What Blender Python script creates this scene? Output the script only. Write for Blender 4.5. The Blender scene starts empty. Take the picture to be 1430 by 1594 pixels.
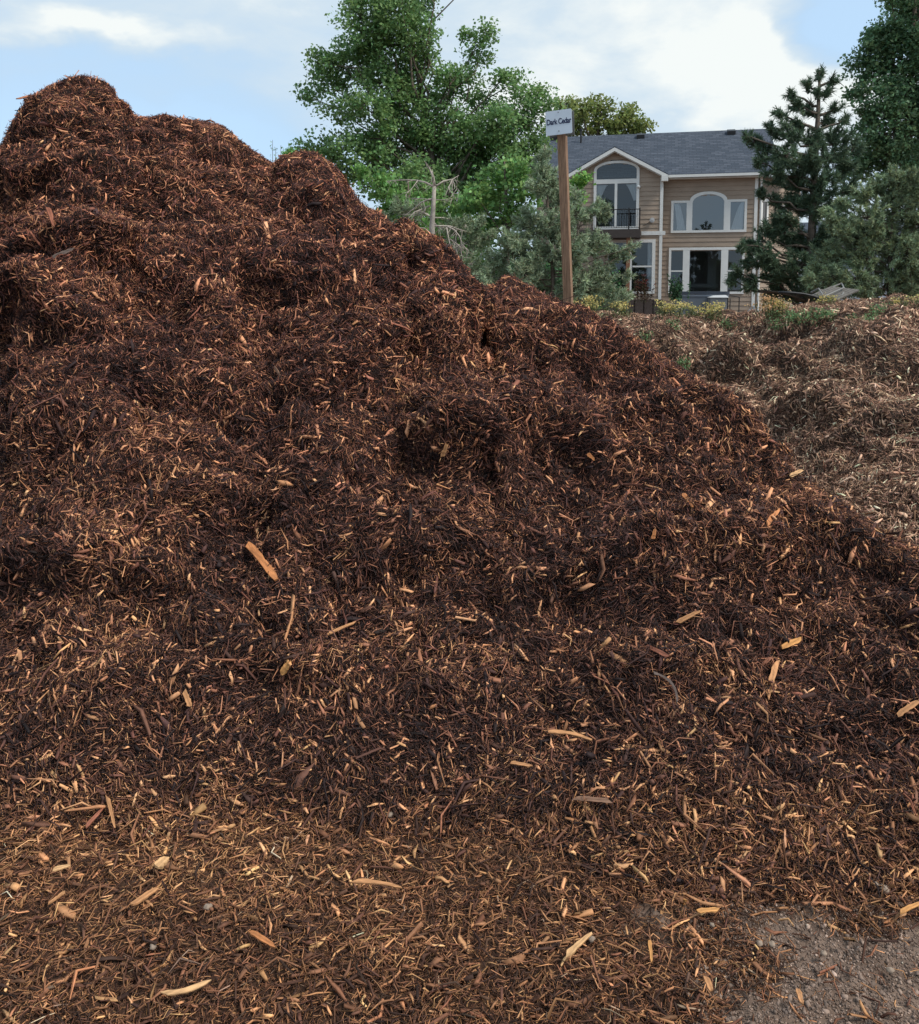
import bpy, math, random
import numpy as np
from mathutils import Vector, Matrix
R = math.radians
C = bpy.context.scene.collection
scene = bpy.context.scene
rng = np.random.default_rng(7)
random.seed(7)

# ---------------------------------------------------------------- camera
F, PX, PY, PITCH, CAMZ = 1320.0, 715.0, 565.0, R(5.0), 1.65
cd = bpy.data.cameras.new('camera'); cam = bpy.data.objects.new('camera', cd); C.objects.link(cam)
scene.camera = cam
cam.location = (0, 0, CAMZ)
cam.rotation_euler = (R(90) - PITCH, 0, 0)
cd.sensor_fit = 'VERTICAL'; cd.sensor_height = 24.0
cd.lens = 24.0 * F / 1594.0
cd.shift_y = (PY - 797.0) / 1594.0
cd.clip_start = 0.05; cd.clip_end = 3000

def raydir(px, py):
    u = (px - PX) / F; v = (PY - py) / F
    return np.array([u, math.cos(PITCH) + v * math.sin(PITCH), -math.sin(PITCH) + v * math.cos(PITCH)])
def at(px, py, Y):                      # a pixel of the photograph seen at forward distance Y
    d = raydir(px, py); k = Y / d[1]
    return np.array([d[0] * k, Y, CAMZ + d[2] * k])
def project(P):
    x, y, z = P[..., 0], P[..., 1], P[..., 2] - CAMZ
    fw = y * math.cos(PITCH) - z * math.sin(PITCH); up = y * math.sin(PITCH) + z * math.cos(PITCH)
    return PX + F * x / fw, PY - F * up / fw

# ---------------------------------------------------------------- sky and sun
SUN_EL, SUN_AZ = R(52), R(118)          # azimuth clockwise from +Y
w = bpy.data.worlds.new('World'); scene.world = w; w.use_nodes = True
nt = w.node_tree; nt.nodes.clear()
def N(t, **k):
    n = nt.nodes.new(t)
    for a, b in k.items(): setattr(n, a, b)
    return n
L = nt.links.new
out = N('ShaderNodeOutputWorld'); bg = N('ShaderNodeBackground'); SKY_S = 0.10
bg.inputs['Strength'].default_value = SKY_S
sky = N('ShaderNodeTexSky', sky_type='NISHITA', sun_disc=False, sun_elevation=SUN_EL, sun_rotation=SUN_AZ)
sky.air_density = 1.0; sky.dust_density = 0.6; sky.ozone_density = 1.5
tc = N('ShaderNodeTexCoord')
def vmath(op, a, b=None):
    n = N('ShaderNodeVectorMath', operation=op)
    L(a, n.inputs[0])
    if b is not None:
        if isinstance(b, (tuple, list)): n.inputs[1].default_value = b
        else: L(b, n.inputs[1])
    return n
def m(op, a, b=None, clamp=False):
    n = N('ShaderNodeMath', operation=op); n.use_clamp = clamp
    for i, v in enumerate((a, b)):
        if v is None: continue
        if isinstance(v, (int, float)): n.inputs[i].default_value = v
        else: L(v, n.inputs[i])
    return n.outputs[0]
def wnoise(scale, sc=(1, 1, 1), det=6, rough=0.55, dist=0.0):
    mp = N('ShaderNodeMapping'); mp.inputs['Scale'].default_value = sc
    L(tc.outputs['Generated'], mp.inputs['Vector'])
    n = N('ShaderNodeTexNoise'); n.inputs['Scale'].default_value = scale
    n.inputs['Detail'].default_value = det; n.inputs['Roughness'].default_value = rough
    n.inputs['Distortion'].default_value = dist
    L(mp.outputs[0], n.inputs['Vector']); return n
warp = wnoise(6.0, (1, 1, 2), 5)
wv = vmath('SUBTRACT', warp.outputs['Color'], (0.5, 0.5, 0.5))
wv2 = vmath('MULTIPLY', wv.outputs[0], (0.16, 0.16, 0.10))
wdir = vmath('ADD', tc.outputs['Generated'], wv2.outputs[0])
def blob(px, py, rx, ry, amp):
    d = raydir(px, py); d = d / np.linalg.norm(d)
    s = vmath('SUBTRACT', wdir.outputs[0], tuple(float(v) for v in d))
    q = vmath('MULTIPLY', s.outputs[0], (F / rx, F / rx, F / ry))
    ln = N('ShaderNodeVectorMath', operation='LENGTH'); L(q.outputs[0], ln.inputs[0])
    mr = N('ShaderNodeMapRange', interpolation_type='SMOOTHSTEP')
    L(ln.outputs['Value'], mr.inputs['Value'])
    mr.inputs['From Min'].default_value = 0.15; mr.inputs['From Max'].default_value = 1.3
    mr.inputs['To Min'].default_value = amp; mr.inputs['To Max'].default_value = 0
    return mr.outputs[0]
big = wnoise(3.2, (1, 1, 2.6), 7, 0.55, 0.4)
fine = wnoise(9.0, (1, 1, 2.2), 7, 0.6, 0.3)
cover = m('ADD', m('MULTIPLY', big.outputs['Fac'], 0.9), m('MULTIPLY', fine.outputs['Fac'], 0.45))
cover = m('ADD', cover, 0.02)
for b in [(0, 260, 420, 150, -0.34), (160, 200, 300, 70, -0.18), (1345, 5, 110, 75, -0.95), (1010, 120, 120, 90, -0.20),
          (330, 230, 200, 110, -0.20), (120, 95, 260, 26, -0.18),
          (180, 60, 170, 26, 0.30), (1200, 170, 220, 120, 0.35), (900, 60, 260, 150, 0.22), (1080, 60, 200, 120, 0.2), (450, 60, 300, 120, 0.04)]:
    cover = m('ADD', cover, blob(*b))
mask = N('ShaderNodeMapRange', interpolation_type='SMOOTHSTEP')
L(cover, mask.inputs['Value']); mask.inputs['From Min'].default_value = 0.12; mask.inputs['From Max'].default_value = 1.08
cr = N('ShaderNodeValToRGB')            # thickness of cloud -> its brightness
L(cover, cr.inputs['Fac'])
el = cr.color_ramp.elements
el[0].position = 0.35; el[0].color = (0.42, 0.55, 0.68, 1)
el[1].position = 1.0; el[1].color = (0.80, 0.84, 0.83, 1)
e = cr.color_ramp.elements.new(0.80); e.color = (0.60, 0.69, 0.75, 1)
cs = N('ShaderNodeMixRGB', blend_type='MULTIPLY'); cs.inputs[0].default_value = 1
L(cr.outputs[0], cs.inputs[1]); cs.inputs[2].default_value = (0.72 / SKY_S,) * 3 + (1,)
sb = N('ShaderNodeMixRGB', blend_type='MULTIPLY'); sb.inputs[0].default_value = 1
L(sky.outputs[0], sb.inputs[1]); sb.inputs[2].default_value = (1.15, 1.35, 1.5, 1)
mx = N('ShaderNodeMixRGB'); L(mask.outputs[0], mx.inputs[0]); hz = N('ShaderNodeMixRGB'); hz.inputs[0].default_value = 0.85; L(sb.outputs[0], hz.inputs[1]); hz.inputs[2].default_value = (0.345 / SKY_S, 0.47 / SKY_S, 0.60 / SKY_S, 1); L(hz.outputs[0], mx.inputs[1]); L(cs.outputs[0], mx.inputs[2])
L(mx.outputs[0], bg.inputs['Color']); L(bg.outputs[0], out.inputs[0])

sd = bpy.data.lights.new('sun', 'SUN'); sd.energy = 2.3; sd.angle = R(16); sd.color = (1.0, 0.94, 0.85)
so = bpy.data.objects.new('sun', sd); C.objects.link(so); so.location = (20, -20, 40)
sv = Vector((math.sin(SUN_AZ) * math.cos(SUN_EL), math.cos(SUN_AZ) * math.cos(SUN_EL), math.sin(SUN_EL)))
so.rotation_euler = sv.to_track_quat('Z', 'Y').to_euler()
vs = scene.view_settings; vs.view_transform = 'Standard'; vs.look = 'None'; vs.exposure = 0.68; vs.gamma = 1
scene.cycles.max_bounces = 6; scene.cycles.diffuse_bounces = 3; scene.cycles.transparent_max_bounces = 12
scene.cycles.use_adaptive_sampling = True; scene.cycles.adaptive_threshold = 0.015
scene.cycles.caustics_reflective = False; scene.cycles.caustics_refractive = False

# ---------------------------------------------------------------- helpers
def tag(o, label=None, cat=None, group=None, kind=None):
    if label: o['label'] = label
    if cat: o['category'] = cat
    if group: o['group'] = group
    if kind: o['kind'] = kind
    return o
def empty(name, loc=(0, 0, 0), rz=0, parent=None):
    o = bpy.data.objects.new(name, None); C.objects.link(o); o.location = loc; o.rotation_euler = (0, 0, rz)
    o.empty_display_size = 0.2; o.parent = parent; return o
def link(name, me, mat, parent=None):
    if mat: me.materials.append(mat)
    o = bpy.data.objects.new(name, me); C.objects.link(o); o.parent = parent; return o
def np_mesh(name, V, loops, starts, col=None, smooth=False):
    """V (n,3); loops flat int; starts int (loop start of each face)"""
    me = bpy.data.meshes.new(name)
    me.vertices.add(len(V)); me.vertices.foreach_set('co', np.ascontiguousarray(V, dtype=np.float32).ravel())
    me.loops.add(len(loops)); me.loops.foreach_set('vertex_index', np.ascontiguousarray(loops, dtype=np.int32))
    me.polygons.add(len(starts)); me.polygons.foreach_set('loop_start', np.ascontiguousarray(starts, dtype=np.int32))
    if col is not None:
        a = me.attributes.new('tint', 'FLOAT_COLOR', 'FACE')
        c4 = np.ones((len(starts), 4), np.float32); c4[:, :3] = col
        a.data.foreach_set('color', c4.ravel())
    if smooth: me.polygons.foreach_set('use_smooth', np.ones(len(starts), bool))
    me.update(calc_edges=True)
    return me
class MB:
    def __init__(s): s.v = []; s.f = []
    def add(s, vs, fs):
        b = len(s.v); s.v += [tuple(map(float, p)) for p in vs]; s.f += [tuple(b + i for i in f) for f in fs]; return s
    def box(s, a, b):
        x0, y0, z0 = [min(p, q) for p, q in zip(a, b)]; x1, y1, z1 = [max(p, q) for p, q in zip(a, b)]
        return s.add([(x0,y0,z0),(x1,y0,z0),(x1,y1,z0),(x0,y1,z0),(x0,y0,z1),(x1,y0,z1),(x1,y1,z1),(x0,y1,z1)],
                     [(0,3,2,1),(4,5,6,7),(0,1,5,4),(1,2,6,5),(2,3,7,6),(3,0,4,7)])
    def obox(s, c, ax, ay, az):           # centre and three half-axes
        c, ax, ay, az = map(np.array, (c, ax, ay, az)); v = []
        for k in (-1, 1):
            for i, j in ((-1,-1),(1,-1),(1,1),(-1,1)): v.append(c + i*ax + j*ay + k*az)
        return s.add(v, [(0,3,2,1),(4,5,6,7),(0,1,5,4),(1,2,6,5),(2,3,7,6),(3,0,4,7)])
    def tube(s, pts, rad, n=6):
        pts = [np.array(p, float) for p in pts]
        if not hasattr(rad, '__len__'): rad = [rad] * len(pts)
        rings = []
        for i, p in enumerate(pts):
            t = pts[min(i+1, len(pts)-1)] - pts[max(i-1, 0)]; t = t / (np.linalg.norm(t) + 1e-9)
            a = np.cross(t, (0, 0, 1) if abs(t[2]) < 0.9 else (1, 0, 0)); a /= np.linalg.norm(a); b = np.cross(t, a)
            rings.append([p + rad[i] * (math.cos(2*math.pi*k/n) * a + math.sin(2*math.pi*k/n) * b) for k in range(n)])
        v = [q for r in rings for q in r]; f = []
        for i in range(len(pts) - 1):
            for k in range(n): f.append((i*n+k, i*n+(k+1) % n, (i+1)*n+(k+1) % n, (i+1)*n+k))
        f.append(tuple(range(n-1, -1, -1))); f.append(tuple((len(pts)-1)*n + k for k in range(n)))
        return s.add(v, f)
    def ring(s, outer, inner, y0, y1):    # a frame: two outlines (x,z) of the same length, between depths y0 (front) and y1
        n = len(outer); v = [(x, y0, z) for x, z in outer] + [(x, y0, z) for x, z in inner] + \
            [(x, y1, z) for x, z in outer] + [(x, y1, z) for x, z in inner]; f = []
        for i in range(n):
            j = (i + 1) % n
            f += [(i, j, n+j, n+i), (2*n+j, 2*n+i, 3*n+i, 3*n+j), (j, i, 2*n+i, 2*n+j), (n+i, n+j, 3*n+j, 3*n+i)]
        return s.add(v, f)
    def poly(s, pts, y0, y1):             # an outline (x,z) extruded in y
        n = len(pts); v = [(x, y0, z) for x, z in pts] + [(x, y1, z) for x, z in pts]
        return s.add(v, [tuple(range(n)), tuple(range(2*n-1, n-1, -1))] + [((i+1) % n, i, n+i, n+(i+1) % n) for i in range(n)])
    def build(s, name, mat, parent=None, smooth=False):
        me = bpy.data.meshes.new(name); me.from_pydata(s.v, [], s.f); me.update()
        if smooth: me.polygons.foreach_set('use_smooth', [True] * len(me.polygons))
        return link(name, me, mat, parent)

# ---- noise in numpy
_perm = np.random.default_rng(3).permutation(256); _perm = np.concatenate([_perm, _perm, _perm])
_g = np.random.default_rng(4).normal(size=(256, 3)); _g /= np.linalg.norm(_g, axis=1)[:, None]
def gnoise(P):
    P = np.asarray(P, float); I = np.floor(P).astype(int); f = P - I; I = I & 255
    u = f * f * f * (f * (f * 6 - 15) + 10); r = 0
    for dx in (0, 1):
        wx = u[..., 0] if dx else 1 - u[..., 0]
        for dy in (0, 1):
            wy = u[..., 1] if dy else 1 - u[..., 1]
            for dz in (0, 1):
                wz = u[..., 2] if dz else 1 - u[..., 2]
                h = _perm[_perm[_perm[(I[..., 0]+dx) & 255] + ((I[..., 1]+dy) & 255)] + ((I[..., 2]+dz) & 255)]
                g = _g[h]
                r = r + wx * wy * wz * (g[..., 0]*(f[..., 0]-dx) + g[..., 1]*(f[..., 1]-dy) + g[..., 2]*(f[..., 2]-dz))
    return r * 1.6
def fbm(P, s, o=4, g=0.5):
    P = np.asarray(P, float); a = 1; r = 0; t = 0
    for i in range(o): r = r + a * gnoise(P * s * 2**i + 17.3 * i); t += a; a *= g
    return r / t
def billow(P, s, o=3, g=0.5):              # rounded lumps meeting in creases
    P = np.asarray(P, float); a = 1; r = 0; t = 0
    for i in range(o): r = r + a * np.abs(gnoise(P * s * 2**i + 9.1 * i)); t += a; a *= g
    return r / t

# ---- materials
MATS = {}
def mat(name, col=(0.5, 0.5, 0.5), rough=0.8, noise=0.0, scale=8, bump=0.0, attr=False, transl=0.0, spec=0.3, metal=0.0, stretch=(1, 1, 1), col2=None, bscale=None):
    if name in MATS: return MATS[name]
    mt = bpy.data.materials.new(name); mt.use_nodes = True; t = mt.node_tree; t.nodes.clear(); MATS[name] = mt
    o = t.nodes.new('ShaderNodeOutputMaterial'); b = t.nodes.new('ShaderNodeBsdfPrincipled')
    b.inputs['Roughness'].default_value = rough; b.inputs['Specular IOR Level'].default_value = spec; b.inputs['Metallic'].default_value = metal
    b.inputs['Base Color'].default_value = (*col, 1); src = None
    if attr:
        a = t.nodes.new('ShaderNodeAttribute'); a.attribute_name = 'tint'; src = a.outputs['Color']
    if noise > 0 or bump > 0:
        tcn = t.nodes.new('ShaderNodeTexCoord'); mp = t.nodes.new('ShaderNodeMapping'); mp.inputs['Scale'].default_value = stretch
        t.links.new(tcn.outputs['Object'], mp.inputs[0])
        nz = t.nodes.new('ShaderNodeTexNoise'); nz.inputs['Scale'].default_value = scale; nz.inputs['Detail'].default_value = 6; nz.inputs['Roughness'].default_value = 0.65
        t.links.new(mp.outputs[0], nz.inputs['Vector'])
        if noise > 0:
            if col2 is not None:
                mm = t.nodes.new('ShaderNodeMixRGB'); mr = t.nodes.new('ShaderNodeMapRange')
                t.links.new(nz.outputs['Fac'], mr.inputs[0]); mr.inputs[1].default_value = 0.35; mr.inputs[2].default_value = 0.65
                t.links.new(mr.outputs[0], mm.inputs[0]); mm.inputs[1].default_value = (*col, 1); mm.inputs[2].default_value = (*col2, 1)
                src = mm.outputs[0]
            else:
                mm = t.nodes.new('ShaderNodeMixRGB'); mm.blend_type = 'MULTIPLY'; mm.inputs[0].default_value = 1
                mr = t.nodes.new('ShaderNodeMapRange'); t.links.new(nz.outputs['Fac'], mr.inputs[0])
                mr.inputs[1].default_value = 0.3; mr.inputs[2].default_value = 0.7; mr.inputs[3].default_value = 1 - noise; mr.inputs[4].default_value = 1 + noise
                if src: t.links.new(src, mm.inputs[1])
                else: mm.inputs[1].default_value = (*col, 1)
                t.links.new(mr.outputs[0], mm.inputs[2]); src = mm.outputs[0]
        if bump > 0:
            nb = nz
            if bscale:
                nb = t.nodes.new('ShaderNodeTexNoise'); nb.inputs['Scale'].default_value = bscale; nb.inputs['Detail'].default_value = 8
                nb.inputs['Roughness'].default_value = 0.7; t.links.new(mp.outputs[0], nb.inputs['Vector'])
            bp = t.nodes.new('ShaderNodeBump'); bp.inputs['Strength'].default_value = 1; bp.inputs['Distance'].default_value = bump
            t.links.new(nb.outputs['Fac'], bp.inputs['Height']); t.links.new(bp.outputs[0], b.inputs['Normal'])
    if src: t.links.new(src, b.inputs['Base Color'])
    res = b.outputs[0]
    if transl > 0:
        tr = t.nodes.new('ShaderNodeBsdfTranslucent'); ms = t.nodes.new('ShaderNodeMixShader'); ms.inputs[0].default_value = transl
        if src: t.links.new(src, tr.inputs[0])
        else: tr.inputs[0].default_value = (*col, 1)
        t.links.new(res, ms.inputs[1]); t.links.new(tr.outputs[0], ms.inputs[2]); res = ms.outputs[0]
    t.links.new(res, o.inputs[0]); return mt
def glass_mat(fmin):
    mt = bpy.data.materials.new('window glass'); mt.use_nodes = True; t = mt.node_tree; t.nodes.clear()
    o = t.nodes.new('ShaderNodeOutputMaterial'); tr = t.nodes.new('ShaderNodeBsdfTransparent'); gl = t.nodes.new('ShaderNodeBsdfGlossy')
    tr.inputs[0].default_value = (0.75, 0.8, 0.82, 1); gl.inputs['Roughness'].default_value = 0.02; gl.inputs[0].default_value = (0.8, 0.86, 0.92, 1)
    lw = t.nodes.new('ShaderNodeLayerWeight'); lw.inputs[0].default_value = 0.35
    mr = t.nodes.new('ShaderNodeMapRange'); mr.inputs[3].default_value = fmin; mr.inputs[4].default_value = 0.9
    t.links.new(lw.outputs['Fresnel'], mr.inputs[0])
    ms = t.nodes.new('ShaderNodeMixShader'); t.links.new(mr.outputs[0], ms.inputs[0]); t.links.new(tr.outputs[0], ms.inputs[1]); t.links.new(gl.outputs[0], ms.inputs[2])
    t.links.new(ms.outputs[0], o.inputs[0]); return mt
GLASS = glass_mat(0.045); GLASS_SKY = glass_mat(0.14)
M_chip = mat('shredded cedar', attr=True, rough=0.75, noise=0.30, scale=55, spec=0.25)
M_chipB = mat('weathered mulch', attr=True, rough=0.85, noise=0.25, scale=40, spec=0.15)
M_under = mat('dark mulch bed', (0.020, 0.011, 0.008), 0.95, 0.5, 30, 0.03, bscale=60)  # very dark brown bed that shows in the gaps between chips
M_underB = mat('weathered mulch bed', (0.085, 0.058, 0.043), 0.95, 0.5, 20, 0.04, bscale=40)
M_leaf = mat('leaves', attr=True, rough=0.55, transl=0.45, spec=0.3)
M_needle = mat('needles', attr=True, rough=0.6, transl=0.25, spec=0.25)
M_bark = mat('bark', (0.12, 0.095, 0.075), 0.95, 0.4, 14, 0.01)
M_barkgrey = mat('grey dead wood', (0.34, 0.30, 0.26), 0.9, 0.3, 20)

# ---------------------------------------------------------------- ground
def interp(x, xs, ys):                       # smooth monotone-ish interpolation
    x = np.clip(np.asarray(x, float), xs[0], xs[-1])
    return np.interp(x, xs, ys)
def smooth1(a, k):
    if k < 2: return a
    ker = np.hanning(k + 2)[1:-1]; ker /= ker.sum()
    p = np.pad(a, k, mode='edge'); return np.convolve(p, ker, mode='same')[k:-k]
def ground_d(py):                            # forward distance at which a pixel row meets the level ground
    return CAMZ / np.tan(np.arctan((np.asarray(py, float) - PY) / F) + PITCH)
def ground_z(X, Y):
    P = np.stack([X, Y, np.zeros_like(X)], -1)
    near = np.clip((16 - Y) / 6, 0, 1)
    return near * (0.022 * fbm(P, 2.2, 5, 0.6) - 0.026 * np.clip(billow(P, 4.2, 5, 0.65) * 2.2 - 0.15, 0, 1) + 0.016 * np.clip((X - 1.05) / 0.25, 0, 1) * np.clip((2.1 - Y) / 0.2, 0, 1) * np.sin((X * 0.75 + Y * 1.0) * 52 + 2 * gnoise(P * 5)) + 0.007 * fbm(P, 18, 4, 0.65))
def grid_mesh(name, P, mat_, parent=None):
    r, c = P.shape[:2]
    i = np.arange((r - 1) * (c - 1)); a = (i // (c - 1)) * c + i % (c - 1)
    q = np.stack([a, a + 1, a + c + 1, a + c], 1)
    me = np_mesh(name, P.reshape(-1, 3), q.ravel(), np.arange(len(q)) * 4, smooth=True)
    return link(name, me, mat_, parent)
rr = np.concatenate([np.linspace(0.9, 3.2, 420), np.geomspace(3.21, 16, 160), np.geomspace(17, 1500, 24)])
aa = np.linspace(-1, 1, 561); aa = np.sign(aa) * (0.55 * np.abs(aa) + 0.45 * np.abs(aa) ** 3) * 1.15
GY = np.repeat(rr[:, None], len(aa), 1); GX = GY * np.tan(aa)[None, :]
GP = np.stack([GX, GY, ground_z(GX, GY)], -1)
def soil_mat():
    mt = mat('trodden soil', (0.235, 0.168, 0.130), 0.98, 0.45, 5, 0.012, col2=(0.115, 0.076, 0.056), bscale=26, spec=0.2)
    return mt
def bare(px, py, P):                         # the trodden bare patch, bottom right
    nz = fbm(P, 2.6, 5, 0.65) * 520
    return np.clip(((px - 1095 + nz) / 110), 0, 1) * np.clip((py - 1405 + nz * 0.22) / 50, 0, 1)
g = grid_mesh('ground', GP, soil_mat()); tag(g, kind='structure')
_gx, _gy = project(GP); _b = np.where(GY < 8, bare(_gx, _gy, GP), np.clip((GY - 9) / 3, 0, 1)).ravel()
_at = g.data.attributes.new('soil', 'FLOAT', 'POINT'); _at.data.foreach_set('value', np.ascontiguousarray(_b, dtype=np.float32))
_t = g.data.materials[0].node_tree; _bs = [n_ for n_ in _t.nodes if n_.type == 'BSDF_PRINCIPLED'][0]; _src = _bs.inputs['Base Color'].links[0].from_socket
_a = _t.nodes.new('ShaderNodeAttribute'); _a.attribute_name = 'soil'; _mm = _t.nodes.new('ShaderNodeMixRGB'); _t.links.new(_a.outputs['Fac'], _mm.inputs[0])
_mm.inputs[1].default_value = (0.060, 0.032, 0.020, 1); _t.links.new(_src, _mm.inputs[2]); _t.links.new(_mm.outputs[0], _bs.inputs['Base Color'])
# ground behind and beside the camera, one plain sheet a little lower
MB().add([(-1500, -1500, -0.06), (1500, -1500, -0.06), (1500, 1500, -0.06), (-1500, 1500, -0.06)], [(0, 1, 2, 3)]).build('outer_ground', mat('yard earth', (0.12, 0.095, 0.07), 0.95, 0.3, 0.6))['kind'] = 'structure'
hx_ = np.linspace(-700, 700, 90); hm = MB(); hv = []
for j, (dy, kh) in enumerate(((0, 0), (60, 0.7), (140, 1), (260, 0))):
    for x in hx_: hv.append((x, 420 + dy, -1 + kh * (9 + 4 * math.sin(x / 90.0) + 2.5 * math.sin(x / 31.0 + 1))))
hm.add(hv, [(j*90+i, j*90+i+1, (j+1)*90+i+1, (j+1)*90+i) for j in range(3) for i in range(89)])
hm.build('hills', mat('far scrub', (0.05, 0.075, 0.04), 0.95, 0.5, 0.05), smooth=True)['kind'] = 'structure'

# ---------------------------------------------------------------- heaps as sculpted sheets
def heap(cols, foot, crest, crestd, lobes, rows, back_rows, shape=1.2, amp=(0.13, 0.085, 0.05), backslope=0.70, sm=9, nscale=1.0, seed=0.0):
    fy = smooth1(interp(cols, *foot), 31); fd = ground_d(fy) if foot is not None else None
    cy = smooth1(interp(cols, *crest), sm); cdist = smooth1(interp(cols, *crestd), 41)
    ang = np.arctan((PY - cy) / F) - PITCH; zc = CAMZ + cdist * np.tan(ang)
    zc = np.maximum(zc, 0.02)
    u = (cols - PX) / F                         # X = u * k with k the scale along the ray
    t = np.linspace(0, 1, rows)[:, None]
    t = t ** 1.15
    Y = fd + (cdist - fd) * t
    S = 1 - (1 - t) ** shape
    S = S * np.clip(t / 0.05, 0, 1) ** 0.5 * 1.0
    Z = zc * S
    # rear slope
    tb = np.linspace(0, 1, back_rows + 1)[1:, None] ** 1.3
    run = zc / backslope + 0.3
    Yb = cdist + run * tb; Zb = zc * (1 - tb * (1.0 + 0.25 * (1 - tb)) ) ; Zb = np.minimum(Zb, zc * (1 - tb ** 1.3))
    Y = np.vstack([Y, Yb]); Z = np.vstack([Z, Zb])
    dirx = u / math.cos(PITCH)
    X = Y * dirx[None, :] / 1.0
    P = np.stack([X, Y, Z], -1)
    # exact pixel columns: X depends slightly on height
    fw = Y * math.cos(PITCH) - (Z - CAMZ) * math.sin(PITCH); P[..., 0] = u[None, :] * fw
    def normals(P):
        du = np.gradient(P, axis=1); dv = np.gradient(P, axis=0); n = np.cross(du, dv)
        return n / (np.linalg.norm(n, axis=-1, keepdims=True) + 1e-9)
    Nn = normals(P)
    px, py = project(P)
    edge = np.clip(np.minimum(np.vstack([t / 0.12, 1 + 0 * tb]), 1), 0, 1)       # keep the toe on the ground
    crestfade = np.vstack([np.clip((1 - t) / 0.16, 0.10, 1), np.ones_like(tb)])
    D = np.zeros(Y.shape)
    wx = 34 * gnoise(P * 1.6 + 3.3) + 22 * gnoise(P * 4.5 + 7.7); wy = 46 * gnoise(P * 1.3 + 9.1) + 24 * gnoise(P * 4.0 + 1.7)
    face = np.vstack([np.ones_like(t), np.zeros_like(tb)])
    wx = wx * (0.4 if seed else 1.0); wy = wy * (0.35 if seed else 1.0)
    for (lx, ly, rx, ry, h) in lobes:          # a lobe rises slowly from behind to a rim and drops steeply in front
        slope = 0.0
        dx = (px + wx - lx) / rx; dy = (py + wy - ly - 0.35 * ry * dx * dx) / ry
        k = np.where(dy > 0, np.exp(-(dy / 0.42) ** 2), np.exp(-(dy / 1.0) ** 2))
        D += 1.25 * h * np.exp(-(dx) ** 2 * 1.2) * k * face
    Q = P + seed
    D += amp[0] * (billow(Q, 1.15 * nscale, 2) * 1.7 - 0.55) + amp[1] * (billow(Q, 3.6 * nscale, 2) * 1.8 - 0.5) + amp[2] * fbm(Q, 12 * nscale, 3)
    hz = np.clip(P[..., 2:3] / 0.5, 0, 1)[..., 0]
    D *= np.maximum(edge * (0.35 + 0.65 * hz), 0.15) * crestfade
    dirv = Nn * np.array([0.8, 1.0, 1.0]); dirv /= np.linalg.norm(dirv, axis=-1, keepdims=True)
    P = P + dirv * D[..., None]
    P[..., 2] = np.maximum(P[..., 2], -0.03)
    P[0, :, 2] = -0.05; P[-1, :, 2] = -0.05; P[:, 0, 2] = np.minimum(P[:, 0, 2], -0.05)
    return P, normals(P)

cols = np.concatenate([np.linspace(-620, -60, 90), np.linspace(-55, 1485, 760), np.linspace(1492, 1900, 60)])
foot = ([-620, 0, 300, 600, 800, 1000, 1120, 1250, 1430, 1900], [1330, 1310, 1300, 1290, 1310, 1370, 1395, 1400, 1385, 1380])
crest = ([-620, -400, -200, -60, 0, 18, 38, 60, 85, 115, 150, 178, 203, 218, 255, 310, 345, 372, 400, 425, 442, 470, 500, 528, 548, 566, 592, 620, 665, 690, 715, 735, 762, 795, 822, 850, 885, 930, 1000, 1050, 1100, 1150, 1180, 1205, 1240, 1300, 1380, 1430, 1600, 1900],
         [900, 700, 520, 330, 240, 222, 176, 148, 130, 122, 126, 150, 182, 184, 180, 190, 197, 224, 240, 258, 243, 238, 245, 272, 300, 320, 330, 362, 366, 378, 405, 440, 452, 430, 450, 463, 476, 502, 535, 568, 600, 628, 664, 700, 735, 780, 830, 852, 930, 1150])
crestd = ([-620, -200, 0, 115, 250, 345, 425, 480, 560, 620, 680, 735, 795, 885, 1000, 1100, 1190, 1300, 1430, 1600, 1900],
          [5.0, 6.0, 6.9, 7.0, 7.1, 7.0, 6.7, 6.3, 6.2, 6.2, 6.0, 5.9, 6.1, 5.8, 5.5, 5.1, 4.6, 4.1, 3.6, 3.2, 2.9])
lobes = [(120, 192, 80, 40, 0.16), (60, 262, 190, 60, 0.14), (330, 245, 120, 50, 0.12), (480, 310, 70, 70, 0.12),
         (120, 425, 170, 55, 0.20), (40, 505, 120, 60, 0.26), (400, 420, 130, 70, 0.16), (620, 420, 90, 60, 0.16),
         (250, 600, 200, 70, 0.12), (720, 535, 200, 80, 0.24), (530, 590, 70, 60, 0.12), (850, 690, 170, 80, 0.24), (700, 700, 80, 60, 0.14),
         (960, 560, 120, 50, 0.12), (1120, 660, 80, 60, 0.12), (1010, 660, 60, 40, 0.10), (1220, 860, 190, 60, 0.17), (900, 905, 120, 70, 0.14), (1010, 905, 60, 50, 0.08),
         (120, 700, 150, 70, 0.10), (390, 760, 150, 60, 0.10), (620, 850, 130, 70, 0.09), (150, 880, 170, 60, 0.09),
         (760, 1060, 120, 60, 0.10), (1060, 1050, 110, 60, 0.09), (1360, 1110, 90, 60, 0.12), (1190, 1130, 90, 60, 0.09), (470, 1040, 160, 60, 0.07),
         (200, 1080, 190, 60, 0.07), (980, 1210, 160, 50, 0.06), (700, 1240, 160, 45, 0.06), (1290, 1260, 120, 50, 0.06), (350, 1200, 180, 45, 0.05)]
HP, HN = heap(cols, foot, crest, crestd, lobes, 440, 70)

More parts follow.
